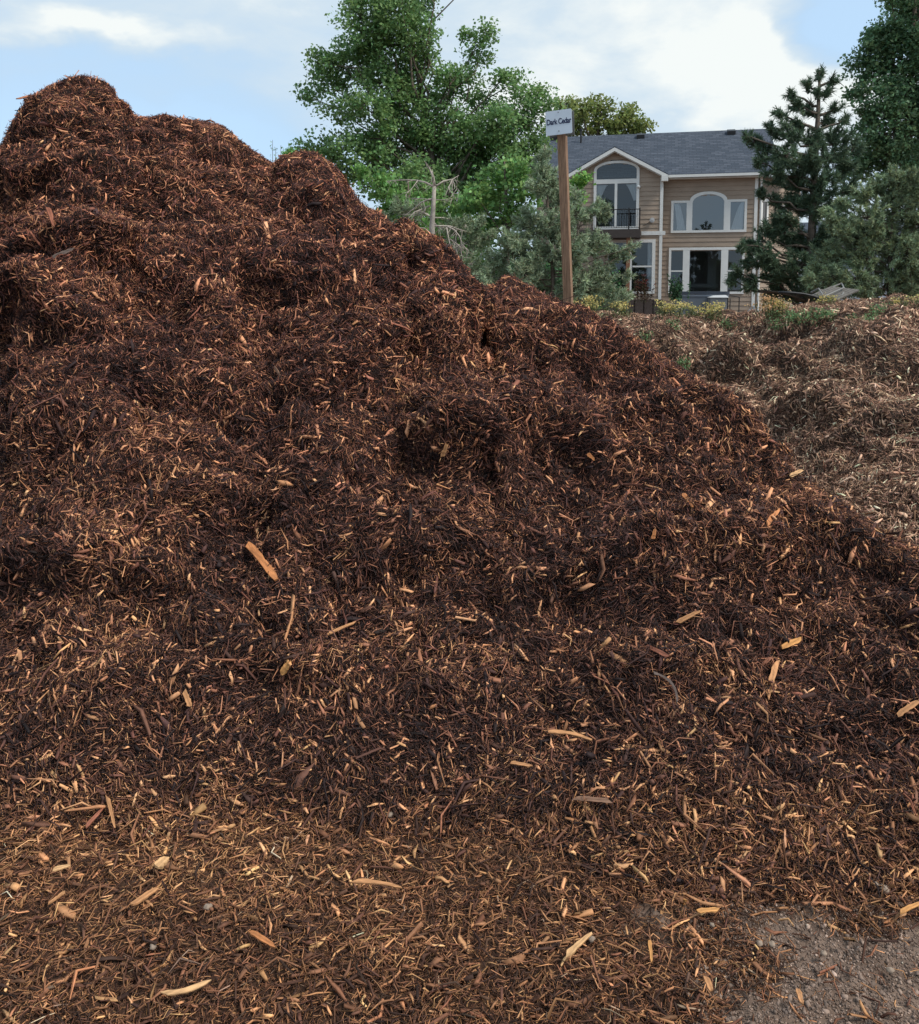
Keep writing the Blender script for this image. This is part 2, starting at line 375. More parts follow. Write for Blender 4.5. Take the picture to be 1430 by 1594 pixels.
colsB = np.concatenate([np.linspace(560, 1484, 420), np.linspace(1490, 2100, 80)])
footB = ([560, 900, 1000, 1100, 1200, 1250, 1300, 1430, 1700, 2100], [720, 720, 720, 730, 760, 790, 830, 880, 900, 900])
crestB = ([560, 800, 880, 950, 1000, 1100, 1180, 1210, 1260, 1330, 1430, 1700, 2100], [560, 500, 484, 486, 491, 490, 492, 484, 472, 467, 464, 462, 520])
crestdB = ([560, 900, 1100, 1250, 1430, 2100], [12.5, 12.0, 11.6, 11.8, 11.5, 10.5])
lobesB = [(1130, 525, 150, 30, 0.13), (1270, 530, 90, 22, 0.18), (1350, 550, 120, 26, 0.18), (1230, 575, 90, 22, 0.16), (1280, 630, 120, 26, 0.16), (1400, 590, 60, 30, 0.22),
          (1380, 670, 100, 26, 0.16), (1150, 590, 60, 26, 0.25), (1040, 560, 60, 30, 0.25), (1420, 520, 60, 20, 0.2)]
BP, BN = heap(colsB, footB, crestB, crestdB, lobesB, 300, 30, shape=1.75, amp=(0.15, 0.09, 0.035), sm=9, nscale=0.8, seed=5.0)

dark_pile = empty('mulch_pile', (0.5, 4.5, 0)); tag(dark_pile, 'tall dark red-brown shredded cedar pile filling the front and left', 'mulch pile')
back_pile = empty('mulch_pile', (5.0, 10.0, 0)); tag(back_pile, 'low faded greyish brown mulch pile with weeds along its top in front of the house', 'mulch pile')
def keep(o, p): o.parent = p; o.matrix_parent_inverse = Matrix.Translation(p.location).inverted(); return o
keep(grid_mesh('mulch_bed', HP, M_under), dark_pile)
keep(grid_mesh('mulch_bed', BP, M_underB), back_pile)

# ---------------------------------------------------------------- chips
def sample(P, Nn, n, p=1.4, wfun=None):
    a = P[:-1, :-1]; b = P[:-1, 1:]; c = P[1:, :-1]
    area = np.linalg.norm(np.cross(b - a, c - a), axis=-1)
    ctr = a; dist = np.linalg.norm(ctr - np.array([0, 0, CAMZ]), axis=-1)
    wgt = area / dist ** p
    px, py = project(ctr)
    vis = (px > -60) & (px < 1490) & (py < 1700)
    facing = ((np.array([0, 0, CAMZ]) - ctr) * Nn[:-1, :-1]).sum(-1) / dist
    wgt = wgt * np.where(vis, 1, 0.6) * np.where(facing > -0.15, 1.0, 0.10)
    if wfun is not None: wgt = wgt * wfun(px, py, ctr)
    k = rng.choice(wgt.size, n, p=(wgt / wgt.sum()).ravel())
    r, cc = k // wgt.shape[1], k % wgt.shape[1]
    u, v = rng.random((2, n, 1))
    pt = P[r, cc] * (1-u)*(1-v) + P[r, cc+1] * u*(1-v) + P[r+1, cc] * (1-u)*v + P[r+1, cc+1] * u*v
    return pt, Nn[r, cc]
def orient(pt, nn, tilt=0.35, flow=0.72, fs=2.3):
    n = len(pt)
    nn = nn + rng.normal(scale=0.30, size=(n, 3)); nn /= np.linalg.norm(nn, axis=1)[:, None]
    h = np.cross(nn, [0, 0, 1.0]); h /= np.linalg.norm(h, axis=1)[:, None] + 1e-6
    dwn = np.cross(nn, h)
    base = fbm(pt, fs, 2) * 5.0
    ang = math.pi / 2 + base * 0.8 + rng.normal(scale=flow, size=n)
    a = h * np.cos(ang)[:, None] + dwn * np.sin(ang)[:, None]
    tl = rng.normal(scale=tilt, size=n)
    a = a * np.cos(tl)[:, None] + nn * np.sin(tl)[:, None]
    b = np.cross(nn, a); b /= np.linalg.norm(b, axis=1)[:, None] + 1e-6
    c = np.cross(a, b)
    return a, b, c
def slivers(pt, a, b, c, Ln, W, T, col, stations=3, sect=3, bend=0.15, lift=None):
    """every sliver a bent, tapered prism; returns arrays for np_mesh"""
    n = len(pt); S = np.linspace(-0.5, 0.5, stations)
    if sect == 3: cs = np.array([(-0.5, -0.3), (0.5, -0.3), (0.0, 0.6)])
    else: cs = np.array([(-0.5, -0.5), (0.5, -0.5), (0.5, 0.5), (-0.5, 0.5)])
    V = np.zeros((n, stations, sect, 3), np.float32)
    kb = rng.normal(scale=bend, size=n); kc = rng.normal(scale=bend, size=n)
    for i, s in enumerate(S):
        e = 1 - (2 * abs(s)) ** 2
        taper = np.where(abs(s) > 0.4, rng.uniform(0.25, 0.95, n), rng.uniform(0.85, 1.1, n)) if stations > 2 else rng.uniform(0.35, 1.0, n)
        cen = pt + a * (s * Ln)[:, None] + b * (kb * Ln * e)[:, None] + c * (kc * Ln * e)[:, None]
        sk = rng.normal(scale=0.30, size=n) * np.minimum(W * 3 / Ln, 1) if abs(s) > 0.4 else np.zeros(n)
        for j, (p, q) in enumerate(cs):
            V[:, i, j] = cen + b * (p * W * taper)[:, None] + c * (q * T)[:, None] + a * (sk * Ln * p)[:, None]
    fq = []
    for i in range(stations - 1):
        for j in range(sect):
            k = (j + 1) % sect
            fq.append((i*sect + j, i*sect + k, (i+1)*sect + k, (i+1)*sect + j))
    if sect == 4: fq += [(3, 2, 1, 0), tuple((stations-1)*4 + k for k in range(4))]
    fq = np.array(fq); nf = len(fq)
    Fc = (np.arange(n)[:, None, None] * (stations * sect) + fq[None]).reshape(-1, 4)
    return V.reshape(-1, 3), Fc, np.repeat(col, nf, axis=0)
def join(parts, name, mt, parent=None):
    off = 0; VV = []; FF = []; CC = []
    for V, Fc, col in parts:
        VV.append(V); FF.append(Fc + off); CC.append(col); off += len(V)
    V = np.concatenate(VV); Fc = np.concatenate(FF); col = np.concatenate(CC)
    me = np_mesh(name, V, Fc.ravel(), np.arange(len(Fc)) * 4, col)
    return link(name, me, mt, parent)
BRIGHT = np.array([1.29, 1.14, 1.17])
PAL = dict(
    cedar=[((0.019, 0.0115, 0.011), .31), ((0.050, 0.025, 0.020), .25), ((0.110, 0.050, 0.034), .20), ((0.21, 0.095, 0.055), .13), ((0.39, 0.190, 0.097), .085), ((0.52, 0.275, 0.135), .025)],
    light=[((0.040, 0.021, 0.015), .18), ((0.095, 0.046, 0.029), .24), ((0.18, 0.085, 0.046), .25), ((0.30, 0.150, 0.072), .20), ((0.44, 0.23, 0.11), .11), ((0.56, 0.31, 0.15), .02)],
    grey=[((0.050, 0.032, 0.025), .24), ((0.115, 0.072, 0.052), .27), ((0.20, 0.13, 0.094), .26), ((0.33, 0.225, 0.16), .16), ((0.50, 0.36, 0.26), .07)])
def colours(n, pal, shift):
    kpal = {'grey': np.array([1.40, 1.44, 1.33]), 'light': np.array([0.95, 0.92, 0.89])}.get(pal, 1.0)
    """shift (n,) moves along the palette from dark to light"""
    cs = np.array([c for c, _ in PAL[pal]]); wt = np.array([x for _, x in PAL[pal]]); cum = np.cumsum(wt) / wt.sum()
    u = np.clip(rng.random(n) * (1 - 0) + shift, 0, 0.9999)
    k = np.searchsorted(cum, u); k = np.clip(k, 0, len(cs) - 1)
    c = cs[k] * BRIGHT * kpal * rng.uniform(0.65, 1.4, (n, 1)) * (1 + rng.normal(scale=0.035, size=(n, 3)))
    return np.clip(c, 0.004, 0.85)
def mulch(P, Nn, counts, pal, name, mt, parent, p=1.4, size=1.0, wfun=None, lshift=0.0, tilt=0.35, lift=0.0, blend=None):
    parts = []
    for (n, st, sect, l0, ls, asp, bend, sh) in counts:
        pt, nn = sample(P, Nn, n, p, wfun)
        a, b, c = orient(pt, nn, tilt)
        Ln = l0 * size * np.exp(rng.normal(scale=ls, size=n)); Ln = np.minimum(Ln, 0.16 * size)
        W = Ln / (asp * rng.uniform(0.6, 1.7, n)); W = np.maximum(W, 0.0016 * size)
        T = np.minimum(W * rng.uniform(0.35, 0.8, n), 0.012 * size)
        off = rng.uniform(-0.3, 1.0, n) * (0.012 * size) + lift
        pt = pt + nn * off[:, None]
        s = 0.26 * fbm(pt, 1.9, 3) + 0.20 * fbm(pt, 7.0, 2) + sh + lshift
        if pal == 'cedar': s = s + np.interp(pt[:, 2], [0.0, 0.15, 1.0, 2.2], [0.0, -0.05, -0.03, 0.06])
    # deeper pieces shift darker along the palette, loose ones on top paler
        s = s + 0.07 * (off / (0.012 * size) - 0.35)
        if blend is not None:
            f = blend(pt); col = np.where((rng.random(n) < f)[:, None], colours(n, blend.other, s), colours(n, pal, s))
        else: col = colours(n, pal, s)
        if pal != 'grey':
            hk = np.clip(pt[:, 2:3] / 1.8, 0, 1); col = np.clip(col * (np.array([0.93, 1.03, 1.0]) * (1 - hk) + np.array([1.05, 1.0, 1.04]) * hk), 0, 0.8)
        parts.append(slivers(pt, a, b, c, Ln, W, T, col, st, sect, bend))
    o = join(parts, name, mt); o['kind'] = 'stuff'
    if parent: keep(o, parent)
    return o
# (count, stations, section, length, spread, aspect, bend, palette shift)
def towards_toe(pt):
    px, py = project(pt)
    return np.clip((py - 1180) / 180, 0, 0.55) + np.clip((px - 1080) / 250, 0, 1) * np.clip((900 - py) / 200, 0, 1) * 0.45
towards_toe.other = 'light'
mulch(HP, HN, [(640000, 2, 3, 0.016, 0.45, 9, 0.0, -0.04), (480000, 3, 3, 0.029, 0.5, 15, 0.20, 0.0), (72000, 3, 4, 0.031, 0.38, 6.0, 0.07, 0.15), (3600, 3, 4, 0.048, 0.30, 7.0, 0.08, 0.24)],
      'cedar', 'wood_chips', M_chip, dark_pile, p=1.35, blend=towards_toe)
mulch(BP, BN, [(230000, 2, 3, 0.030, 0.45, 8, 0.0, -0.02), (110000, 3, 3, 0.045, 0.5, 12, 0.16, 0.02), (24000, 3, 4, 0.040, 0.40, 4.0, 0.07, 0.12)],
      'grey', 'wood_chips', M_chipB, back_pile, p=1.2)
# loose chips lying on the ground in front and between the piles
gs = np.linspace(1.45, 8.6, 360); gu = np.linspace(-1.5, 1.5, 420)
LY = np.repeat(gs[:, None], 420, 1); LX = LY * gu[None, :]
LP = np.stack([LX, LY, ground_z(LX, LY)], -1); LN = np.zeros_like(LP); LN[..., 2] = 1
def loose_w(px, py, P):
    return (1 - 0.93 * bare(px, py, P)) * np.where((py > 900) & (py < 1240), 0.1, 1.0) * np.where(P[..., 1] > 3.6, 2.6, 1.0)
class Zone:
    other = 'grey'
    def __call__(s, pt): return np.where(pt[:, 1] > 4.4, 0.55, 0.015)
mulch(LP, LN, [(340000, 2, 3, 0.016, 0.45, 8, 0.0, -0.02), (260000, 3, 3, 0.030, 0.45, 13, 0.18, 0.03), (34000, 3, 4, 0.030, 0.4, 6.0, 0.07, 0.15), (900, 3, 4, 0.048, 0.25, 6.5, 0.08, 0.24)],
      'light', 'loose_mulch', M_chip, None, p=1.7, wfun=loose_w, tilt=0.14, lift=0.004, lshift=-0.07, blend=Zone())
tag(bpy.data.objects['loose_mulch'], 'loose paler cedar shreds trodden flat on the ground before the pile', 'loose mulch')

# ---------------------------------------------------------------- chips that stand out one by one
hpx, hpy = project(HP)
def on_surface(px, py):
    g0 = None
    if py > 565:
        d = float(ground_d(py)); g0 = at(px, py, d); 
    q = (np.abs(hpx - px) < 7) & (np.abs(hpy - py) < 7)
    if q.any():
        idx = np.argwhere(q); dd = HP[q][:, 1]; k = dd.argmin(); near = dd < dd.min() + 0.25
        sub = idx[near]; e = (hpx[sub[:, 0], sub[:, 1]] - px) ** 2 + (hpy[sub[:, 0], sub[:, 1]] - py) ** 2
        r, c = sub[e.argmin()]; h = HP[r, c]
        if g0 is None or h[1] < g0[1] + 0.15: return at(px, py, h[1]), HN[r, c]
    return g0, np.array([0, 0, 1.0])
WOOD = {k: mat('cedar wood ' + k, v, 0.75, 0.50, 90, 0.002, stretch=(0.18, 1, 1)) for k, v in dict(
    orange=(0.42, 0.165, 0.060), tan=(0.42, 0.205, 0.090), gold=(0.50, 0.240, 0.080), pale=(0.52, 0.305, 0.145), red=(0.30, 0.11, 0.065), brown=(0.20, 0.11, 0.07), grey=(0.13, 0.095, 0.08)).items()}
def big_chip(x0, y0, x1, y1, wpx, wood, label, bend=0.012, name='wood_chip', cat='wood chip'):
    wpx *= 0.82; A, n0 = on_surface(x0, y0); B, n1 = on_surface(x1, y1)
    if abs(A[1] - B[1]) > 0.35:
        mid = on_surface((x0+x1)/2, (y0+y1)/2)[0]; A = at(x0, y0, mid[1]); B = at(x1, y1, mid[1])
    n = n0 + n1 + np.array([0, -0.5, 0.3]); n /= np.linalg.norm(n)
    c = (A + B) / 2; a = B - A; Ln = np.linalg.norm(a); a /= Ln; b = np.cross(n, a); b /= np.linalg.norm(b); n = np.cross(a, b)
    W = wpx / F * np.linalg.norm(c - np.array([0, 0, CAMZ])); T = min(W * 0.28, 0.009)
    c = c + n * 0.032
    S = 9; V = []; rs = random.Random(int(x0 * 7 + y0))
    for i in range(S):
        s = i / (S - 1) - 0.5; e = 1 - 4 * s * s
        wl = (rs.uniform(.3, .9) if i in (0, S-1) else 0.9 + 0.1 * e) * rs.uniform(0.8, 1.12); wr = (rs.uniform(.2, .8) if i in (0, S-1) else 0.9 + 0.1 * e) * rs.uniform(0.72, 1.12); sk0 = rs.uniform(-.07, .07) * Ln if i in (0, S-1) else 0
        cx = s * Ln; cy = bend * Ln * e
        tt = T * rs.uniform(0.7, 1.1); nar = 1 - 0.45 * (s + 0.5) * (1 if int(x0) % 3 else 0); wl *= nar * rs.uniform(.9, 1.08); wr *= nar * rs.uniform(.9, 1.08)
        V += [(cx + sk0, cy - W/2 * wl, -tt/2), (cx - sk0, cy + W/2 * wr, -tt/2), (cx - sk0, cy + W/2 * wr * 0.96, tt/2), (cx + sk0, cy - W/2 * wl * 0.96, tt/2 * rs.uniform(.6, 1.3))]
    f = [(i*4+j, i*4+(j+1) % 4, (i+1)*4+(j+1) % 4, (i+1)*4+j) for i in range(S-1) for j in range(4)] + [(3, 2, 1, 0), tuple((S-1)*4+k for k in range(4))]
    o = MB().add(V, f).build(name, WOOD[wood])
    Mx = Matrix(((a[0], b[0], n[0]), (a[1], b[1], n[1]), (a[2], b[2], n[2]))).to_4x4(); Mx.translation = Vector(c)
    o.matrix_world = Mx
    return tag(o, label, cat, 'large pieces of cedar lying on the mulch')
for args in [
    (390, 856, 436, 911, 14, 'orange', 'largest flat orange cedar board piece, lying mid-slope on the dark pile', 0.0),
    (505, 1000, 548, 981, 8, 'tan', 'long yellowish splinter on mid slope below and right of the largest board piece'),
    (446, 1046, 459, 1027, 15, 'gold', 'stubby rounded golden chip below the largest board piece'),
    (878, 1505, 918, 1469, 10, 'pale', 'thick pale yellow splinter on the flat ground at bottom centre'),
    (550, 1386, 626, 1396, 9, 'tan', 'very long flat tan splinter lying level at the toe of the pile', 0.05),
    (1191, 1098, 1206, 1040, 10, 'tan', 'upright tapering tan splinter standing on the right slope'),
    (1066, 1408, 1084, 1403, 16, 'gold', 'squat golden chip at the edge of the bare soil'),
    (1395, 1118, 1428, 1096, 9, 'tan', 'tan splinter pointing up at the right edge of the photo'),
    (1397, 1435, 1430, 1420, 8, 'gold', 'golden stick lying on bare soil by the right edge'),
    (853, 1150, 920, 1163, 9, 'tan', 'long tan splinter with a curled tip on the lower right slope', 0.07),
    (392, 1466, 431, 1490, 11, 'orange', 'broad orange chip on the trodden foreground left of centre'),
    (252, 1562, 326, 1543, 8, 'pale', 'longest curved pale strip in the bottom left foreground', -0.07),
    (204, 1425, 243, 1399, 10, 'tan', 'tan forked splinter in the left foreground pointing up right'),
    (243, 1366, 258, 1352, 17, 'pale', 'wedge-shaped pale chip standing at the left toe of the pile'),
    (83, 1368, 110, 1361, 9, 'pale', 'short pale oval chip at far left toe of the pile'),
    (136, 1297, 163, 1267, 8, 'red', 'reddish splinter leaning up right on the lower left slope'),
    (172, 1247, 184, 1296, 7, 'tan', 'thin upright tan splinter beside the leaning reddish one'),
    (1083, 1433, 1116, 1430, 8, 'gold', 'small golden bar lying level just above the bare soil'),
    (1020, 1052, 1056, 1102, 5, 'grey', 'thin curved grey twig on the right slope', 0.22),
    (894, 1247, 952, 1252, 8, 'brown', 'long rosy brown splinter lying level on the lower slope right of centre'),
    (1058, 975, 1093, 958, 10, 'tan', 'tan wedge below the dark hollow on the right slope'),
    (1014, 1013, 1049, 1030, 8, 'red', 'reddish splinter sloping down right above the grey twig'),
    (71, 325, 79, 354, 9, 'red', 'rusty upright chip high on the dark face at far left'),
    (1066, 779, 1080, 800, 11, 'orange', 'orange chip on the rounded shoulder at the right'),
    (1186, 826, 1206, 802, 10, 'orange', 'orange chip at the right foot of the dark pile near the paler mulch'),
    (1016, 838, 1019, 822, 9, 'orange', 'small upright orange chip beneath the rounded shoulder'),
    (1206, 1010, 1236, 997, 10, 'gold', 'bent golden chip high on the right slope'),
    (288, 1076, 297, 1101, 9, 'tan', 'tan chip leaning on the left slope below the board piece'),
    (914, 706, 925, 716, 9, 'orange', 'bright orange chip at the lip of the middle lobe'),
    (796, 1197, 828, 1203, 8, 'tan', 'tan flake lying level on lower middle slope'),
    (1010, 1483, 1013, 1516, 7, 'gold', 'golden stick pointing at the camera beside the bare soil'),
    (690, 707, 697, 688, 9, 'tan', 'short upright tan chip near the middle of the pile'),
    (100, 1405, 74, 1424, 7, 'tan', 'narrow tan splinter lying in the left foreground'),
    (1098, 1540, 1107, 1562, 9, 'tan', 'tan chip stuck upright at the left margin of the bare soil'),
    (1240, 1560, 1247, 1583, 10, 'tan', 'lone pointed chip in the middle of the bare soil'),
    (86, 403, 118, 390, 9, 'grey', 'greyish weathered piece under the dark face at far left'),
    (1222, 745, 1241, 735, 9, 'pale', 'pale yellow splinter where the dark pile meets the paler mulch'),
    (436, 575, 455, 610, 6, 'brown', 'brown stick slanting down the upper middle slope')]:
    big_chip(*args)
stone_m = mat('pale stone', (0.27, 0.205, 0.155), 0.8, 0.3, 30, 0.003)
def pebble(px, py, rpx, label, sq=0.7):
    A, n = on_surface(px, py); r = 0.62 * rpx / F * np.linalg.norm(A - np.array([0, 0, CAMZ]))
    nl, nn_ = 8, 12; V = []; f = []
    for i in range(nl + 1):
        th = math.pi * i / nl
        for j in range(nn_):
            ph = 2 * math.pi * j / nn_; p = np.array([math.sin(th) * math.cos(ph), math.sin(th) * math.sin(ph), math.cos(th)])
            k = 1 + 0.35 * float(gnoise((p * 1.3 + px)[None])[0]); V.append((r * k * p[0], r * k * p[1] * 0.85, r * sq * k * p[2]))
    for i in range(nl):
        for j in range(nn_): f.append((i*nn_+j, i*nn_+(j+1) % nn_, (i+1)*nn_+(j+1) % nn_, (i+1)*nn_+j))
    o = MB().add(V, f).build('pebble', stone_m, smooth=True); o.location = A + np.array([0, 0, r * 0.35 + 0.008]); o.rotation_euler = (0, 0, px)
    return tag(o, label, 'pebble', 'pebbles lying among the chips')
for a_ in [(607, 1274, 8, 'grey white pebble lying at the middle of the pile toe'), (324, 1419, 9, 'whitish pebble in the trodden foreground left of centre'),
           (238, 1480, 7, 'dull cream pebble at lower left among flattened chips'), (1182, 1475, 7, 'grey round pebble, left one of a pair on bare soil'),
           (1201, 1476, 7, 'tan round pebble, right one of a pair on bare soil'), (1376, 1390, 10, 'long mauve grey stone on the toe of the pile above the bare soil'),
           (1363, 1382, 6, 'small pale pebble touching the long mauve grey stone'), (1282, 1490, 6, 'small worn pebble half sunk in the bare soil'),
           (921, 1468, 7, 'grey pebble at the upper tip of the thick pale splinter'), (1385, 1517, 7, 'grey pebble on bare soil nearest the right edge'),
           (1108, 1446, 6, 'little blue grey pebble at the upper left of the bare soil')]:
    pebble(*a_)
# grit and clods over the bare soil
n = 15000
gx = rng.uniform(1060, 1480, n); gy = rng.uniform(1385, 1640, n)
pts = np.array([at(a_, b_, float(ground_d(b_))) for a_, b_ in zip(gx, gy)]); pts[:, 2] = ground_z(pts[:, 0], pts[:, 1]) + 0.001
a = rng.normal(size=(n, 3)); a /= np.linalg.norm(a, axis=1)[:, None]; b = np.cross(a, rng.normal(size=(n, 3))); b /= np.linalg.norm(b, axis=1)[:, None]; c = np.cross(a, b)
sz = 0.0018 * np.exp(rng.normal(scale=0.55, size=n)); col = np.clip(np.array([0.200, 0.145, 0.115]) * np.exp(rng.normal(scale=0.35, size=(n, 1))), 0.01, 0.5)
grit = join([slivers(pts, a, b, c, sz * 1.5, sz * 1.1, sz, col, 3, 4, 0.05)], 'soil_grit', M_chipB)
tag(grit, 'fine grit and crumbs strewn over the bare soil', 'grit', kind='stuff')

#@@PART2@@
# ---------------------------------------------------------------- trees and plants
def unit(v): return v / (np.linalg.norm(v, axis=-1, keepdims=True) + 1e-9)
def leaves(cen, nrm, size, wr, cols, jit=1.0):
    """one folded diamond leaf of four corners at each point"""
    n = len(cen); a = unit(rng.normal(size=(n, 3)) + np.array([0, 0, -0.3])); nn = unit(nrm + jit * rng.normal(size=(n, 3)))
    a = unit(a - (a * nn).sum(1)[:, None] * nn); b = np.cross(nn, a)
    l = (size * rng.uniform(0.6, 1.3, n))[:, None]; wd = l * wr
    V = np.stack([cen - a*l*0.5, cen + b*wd*0.5 - a*l*0.08 + nn*l*0.06, cen + a*l*0.5, cen - b*wd*0.5 - a*l*0.08 + nn*l*0.06], 1)
    return V.reshape(-1, 3), np.arange(4*n).reshape(n, 4), cols
def needles(base, dirs, length, width, cols):
    """thin four-cornered blades"""
    n = len(base); b = unit(np.cross(dirs, rng.normal(size=(n, 3)))); l = (length * rng.uniform(0.7, 1.2, n))[:, None]; wd = width * 0.5
    droop = np.zeros((n, 3)); droop[:, 2] = -0.08
    V = np.stack([base - b*wd, base + b*wd, base + (dirs + droop)*l + b*wd*0.3, base + (dirs + droop)*l - b*wd*0.3], 1)
    return V.reshape(-1, 3), np.arange(4*n).reshape(n, 4), cols
def tubes(segs, n=5):
    """segs: list of (points, radii); all joined in one builder"""
    mb = MB()
    for p, r in segs: mb.tube(p, r, n)
    return mb
def limb(a, b, r0, r1, sag=0.1, k=5, wob=0.05):
    a, b = np.array(a, float), np.array(b, float); Ln = np.linalg.norm(b - a); t = np.linspace(0, 1, k)[:, None]
    p = a + (b - a) * t; p[:, 2] += (np.sin(t[:, 0] * math.pi) * sag * Ln)
    p[1:-1] += rng.normal(scale=wob * Ln, size=(k-2, 3)); return p, np.linspace(r0, r1, k)
def on_path(path, z):
    path = np.array(path); zz = path[:, 2]; z = np.clip(z, zz.min(), zz.max()); return np.array([np.interp(z, zz, path[:, 0]), np.interp(z, zz, path[:, 1]), z])
def tint(n, base, var=0.25, hue=0.08, light=None, frac=0.0):
    c = 2.5 * np.array(base) * np.exp(rng.normal(scale=var, size=(n, 1))) * (1 + rng.normal(scale=hue, size=(n, 3)) * np.array([1, .3, 1]))
    if light is not None:
        k = rng.random(n) < frac; c[k] = 1.6 * np.array(light) * np.exp(rng.normal(scale=var * .7, size=(k.sum(), 1)))
    return np.clip(c, 0.003, 0.9)
def broadleaf(label, D, trunk, blobs, base, light=None, frac=0.15, leaf=0.12, per=5.0, r0=0.16, k=26, cl=0.30, group=None, twig=True, cat='tree', name='leafy_tree', seed=None, base_z=0.0):
    """trunk: photo points from the ground up; blobs: (px, py, radius px) masses of the crown"""
    t = [at(px, py, D) for px, py in trunk]; t[0][2] = min(t[0][2], base_z)
    path = np.array(t); root = empty(name, tuple(path[0])); tag(root, label, cat, group)
    segs = [(path, np.linspace(r0, r0 * 0.25, len(path)))]; LV = []; z0 = path[0][2]; h = path[-1][2] - z0
    for (px, py, rp) in blobs:
        r = 1.06 * rp / F * D; c = at(px, py, D + rng.uniform(-1.1, 1.1) * r * 1.2); c = c.astype(float)
        zs = z0 + max(0.18 * h, (c[2] - z0) * 0.72 - 0.2 * np.linalg.norm(c[:2] - on_path(path, c[2])[:2]))
        s = on_path(path, zs)
        if twig: segs.append(limb(s, c, r0 * 0.30, r0 * 0.07, 0.05))
        nc = max(4, int(1.6 * per * (r / cl) ** 2))
        for j in range(nc):
            q = unit(rng.normal(size=3)) * r * rng.uniform(0.25, 1.0) ** 0.6; tgt = c + q * np.array([1, 1.1, 0.95])
            if twig and j % 2 == 0: segs.append(limb(c, tgt, r0 * 0.07, 0.006, 0.03, 3))
            m_ = int(k * 1.9 * rng.uniform(0.5, 1.4)); cc = cl * rng.uniform(0.7, 1.5)
            pts = tgt + unit(rng.normal(size=(m_, 3))) * (rng.random((m_, 1)) ** 0.5) * cc * np.array([1, 1, 0.75])
            cb = np.array(base) * rng.uniform(0.75, 1.3); lt = light
            LV.append(leaves(pts, np.tile([0, -0.2, 0.9], (m_, 1)), leaf, 0.72, tint(m_, cb, 0.22, 0.08, lt, frac * rng.uniform(0, 2))))
    keep(tubes(segs).build('trunk', M_bark, smooth=True), root)
    cr_ = join(LV, 'crown', M_leaf); keep(cr_, root)
    return root
def conifer(label, D, trunk, blobs, base, light=None, frac=0.2, nl=0.10, nw=0.012, tuft=0.22, per=5.0, k=36, r0=0.13, bark=None, group=None, name='pine_tree', droopy=0.0, depth=1.0, twigr=0.006):
    t = [at(px, py, D) for px, py in trunk]; t[0][2] = min(t[0][2], 0)
    path = np.array(t); root = empty(name, tuple(path[0])); tag(root, label, 'tree', group)
    segs = [(path, np.linspace(r0, r0 * 0.18, len(path)))]; LV = []; z0 = path[0][2]
    for (px, py, rp) in blobs:
        r = rp / F * D; c = at(px, py, D + rng.uniform(-1, 1) * r * depth).astype(float)
        dist = np.linalg.norm(c[:2] - on_path(path, c[2])[:2]); s = on_path(path, max(z0 + 0.3, c[2] - 0.25 * dist - 0.1))
        segs.append(limb(s, c, r0 * 0.28, r0 * 0.10, -0.04))
        r *= 1.12; nc = max(5, int(2.5 * per * (r / tuft) ** 2))
        out = unit(c - s + 1e-6)
        for j in range(nc):
            q = unit(rng.normal(size=3)) * r * rng.uniform(0.2, 1.0) ** 0.55; tip = c + q
            ax = unit(unit(q) * 0.7 + out * 0.5 + np.array([0, 0, 0.45 - droopy]) + rng.normal(scale=0.25, size=3))
            st = tip - ax * tuft * rng.uniform(0.7, 1.2)
            if j % 2 == 0: segs.append(limb(c, st, r0 * 0.09, twigr, 0.0, 3))
            segs.append((np.array([st, tip]), [twigr, twigr * .6]))
            m_ = int(k * 1.7 * rng.uniform(0.7, 1.3)); u = rng.random((m_, 1)); ps = st + (tip - st) * u
            side = unit(rng.normal(size=(m_, 3))); dr = unit(ax * 0.75 + side * rng.uniform(0.5, 1.1, (m_, 1)))
            cb = np.array(base) * rng.uniform(0.7, 1.35)
            lt = light if rng.random() < 0.6 else None
            LV.append(needles(ps, dr, nl, nw * 1.35, tint(m_, cb, 0.2, 0.06, lt, frac)))
    keep(tubes(segs, 4).build('trunk', bark or M_bark, smooth=True), root)
    keep(join(LV, 'crown', M_needle), root)
    return root
broadleaf('tall broad-crowned green tree rising behind the dark pile, its top cut by the photo', 25.0,
    [(690, 480), (688, 400), (680, 290), (660, 180), (645, 80), (630, -30)],
    [(600,10,40),(640,-25,40),(565,35,36),(520,92,26),(492,98,16),(505,130,24),(560,100,42),(610,70,44),(655,60,30),(655,20,18),(664,-15,16),(690,-40,14),
     (640,125,44),(570,165,36),(520,165,22),(482,150,10),(610,195,46),(660,190,44),(700,110,20),(742,62,20),(757,45,11),(748,84,16),(732,110,18),(700,155,34),(758,152,24),
     (800,128,17),(783,118,10),(812,160,28),(840,142,13),(852,160,10),(772,195,34),(832,190,20),(838,222,24),(785,242,38),(722,238,40),(655,255,44),(595,255,34),
     (540,212,16),(502,218,14),(490,238,14),(520,250,24),(474,234,9),(700,305,40),(760,300,36),(806,270,26),(625,300,38),(566,285,24),(545,262,20),(600,130,40),(700,200,38),(650,300,44),(735,270,40),(690,250,40),(590,215,34),(820,245,28),(545,235,26),(575,70,30),(625,20,40),(800,190,30),(760,215,36)],
    (0.070, 0.120, 0.048), (0.13, 0.20, 0.07), 0.28, leaf=0.105, per=3.6, k=42, cl=0.36, r0=0.15)
broadleaf('bright light-green young tree between the grey pine and the dead one', 21.0,
    [(790, 490), (790, 380), (785, 250)],
    [(800,262,24),(825,280,20),(772,285,28),(815,295,26),(750,320,28),(800,335,26),(765,360,24),(735,300,16)],
    (0.072, 0.135, 0.045), (0.13, 0.205, 0.06), 0.3, leaf=0.12, per=3.6, k=26, cl=0.27, r0=0.08)
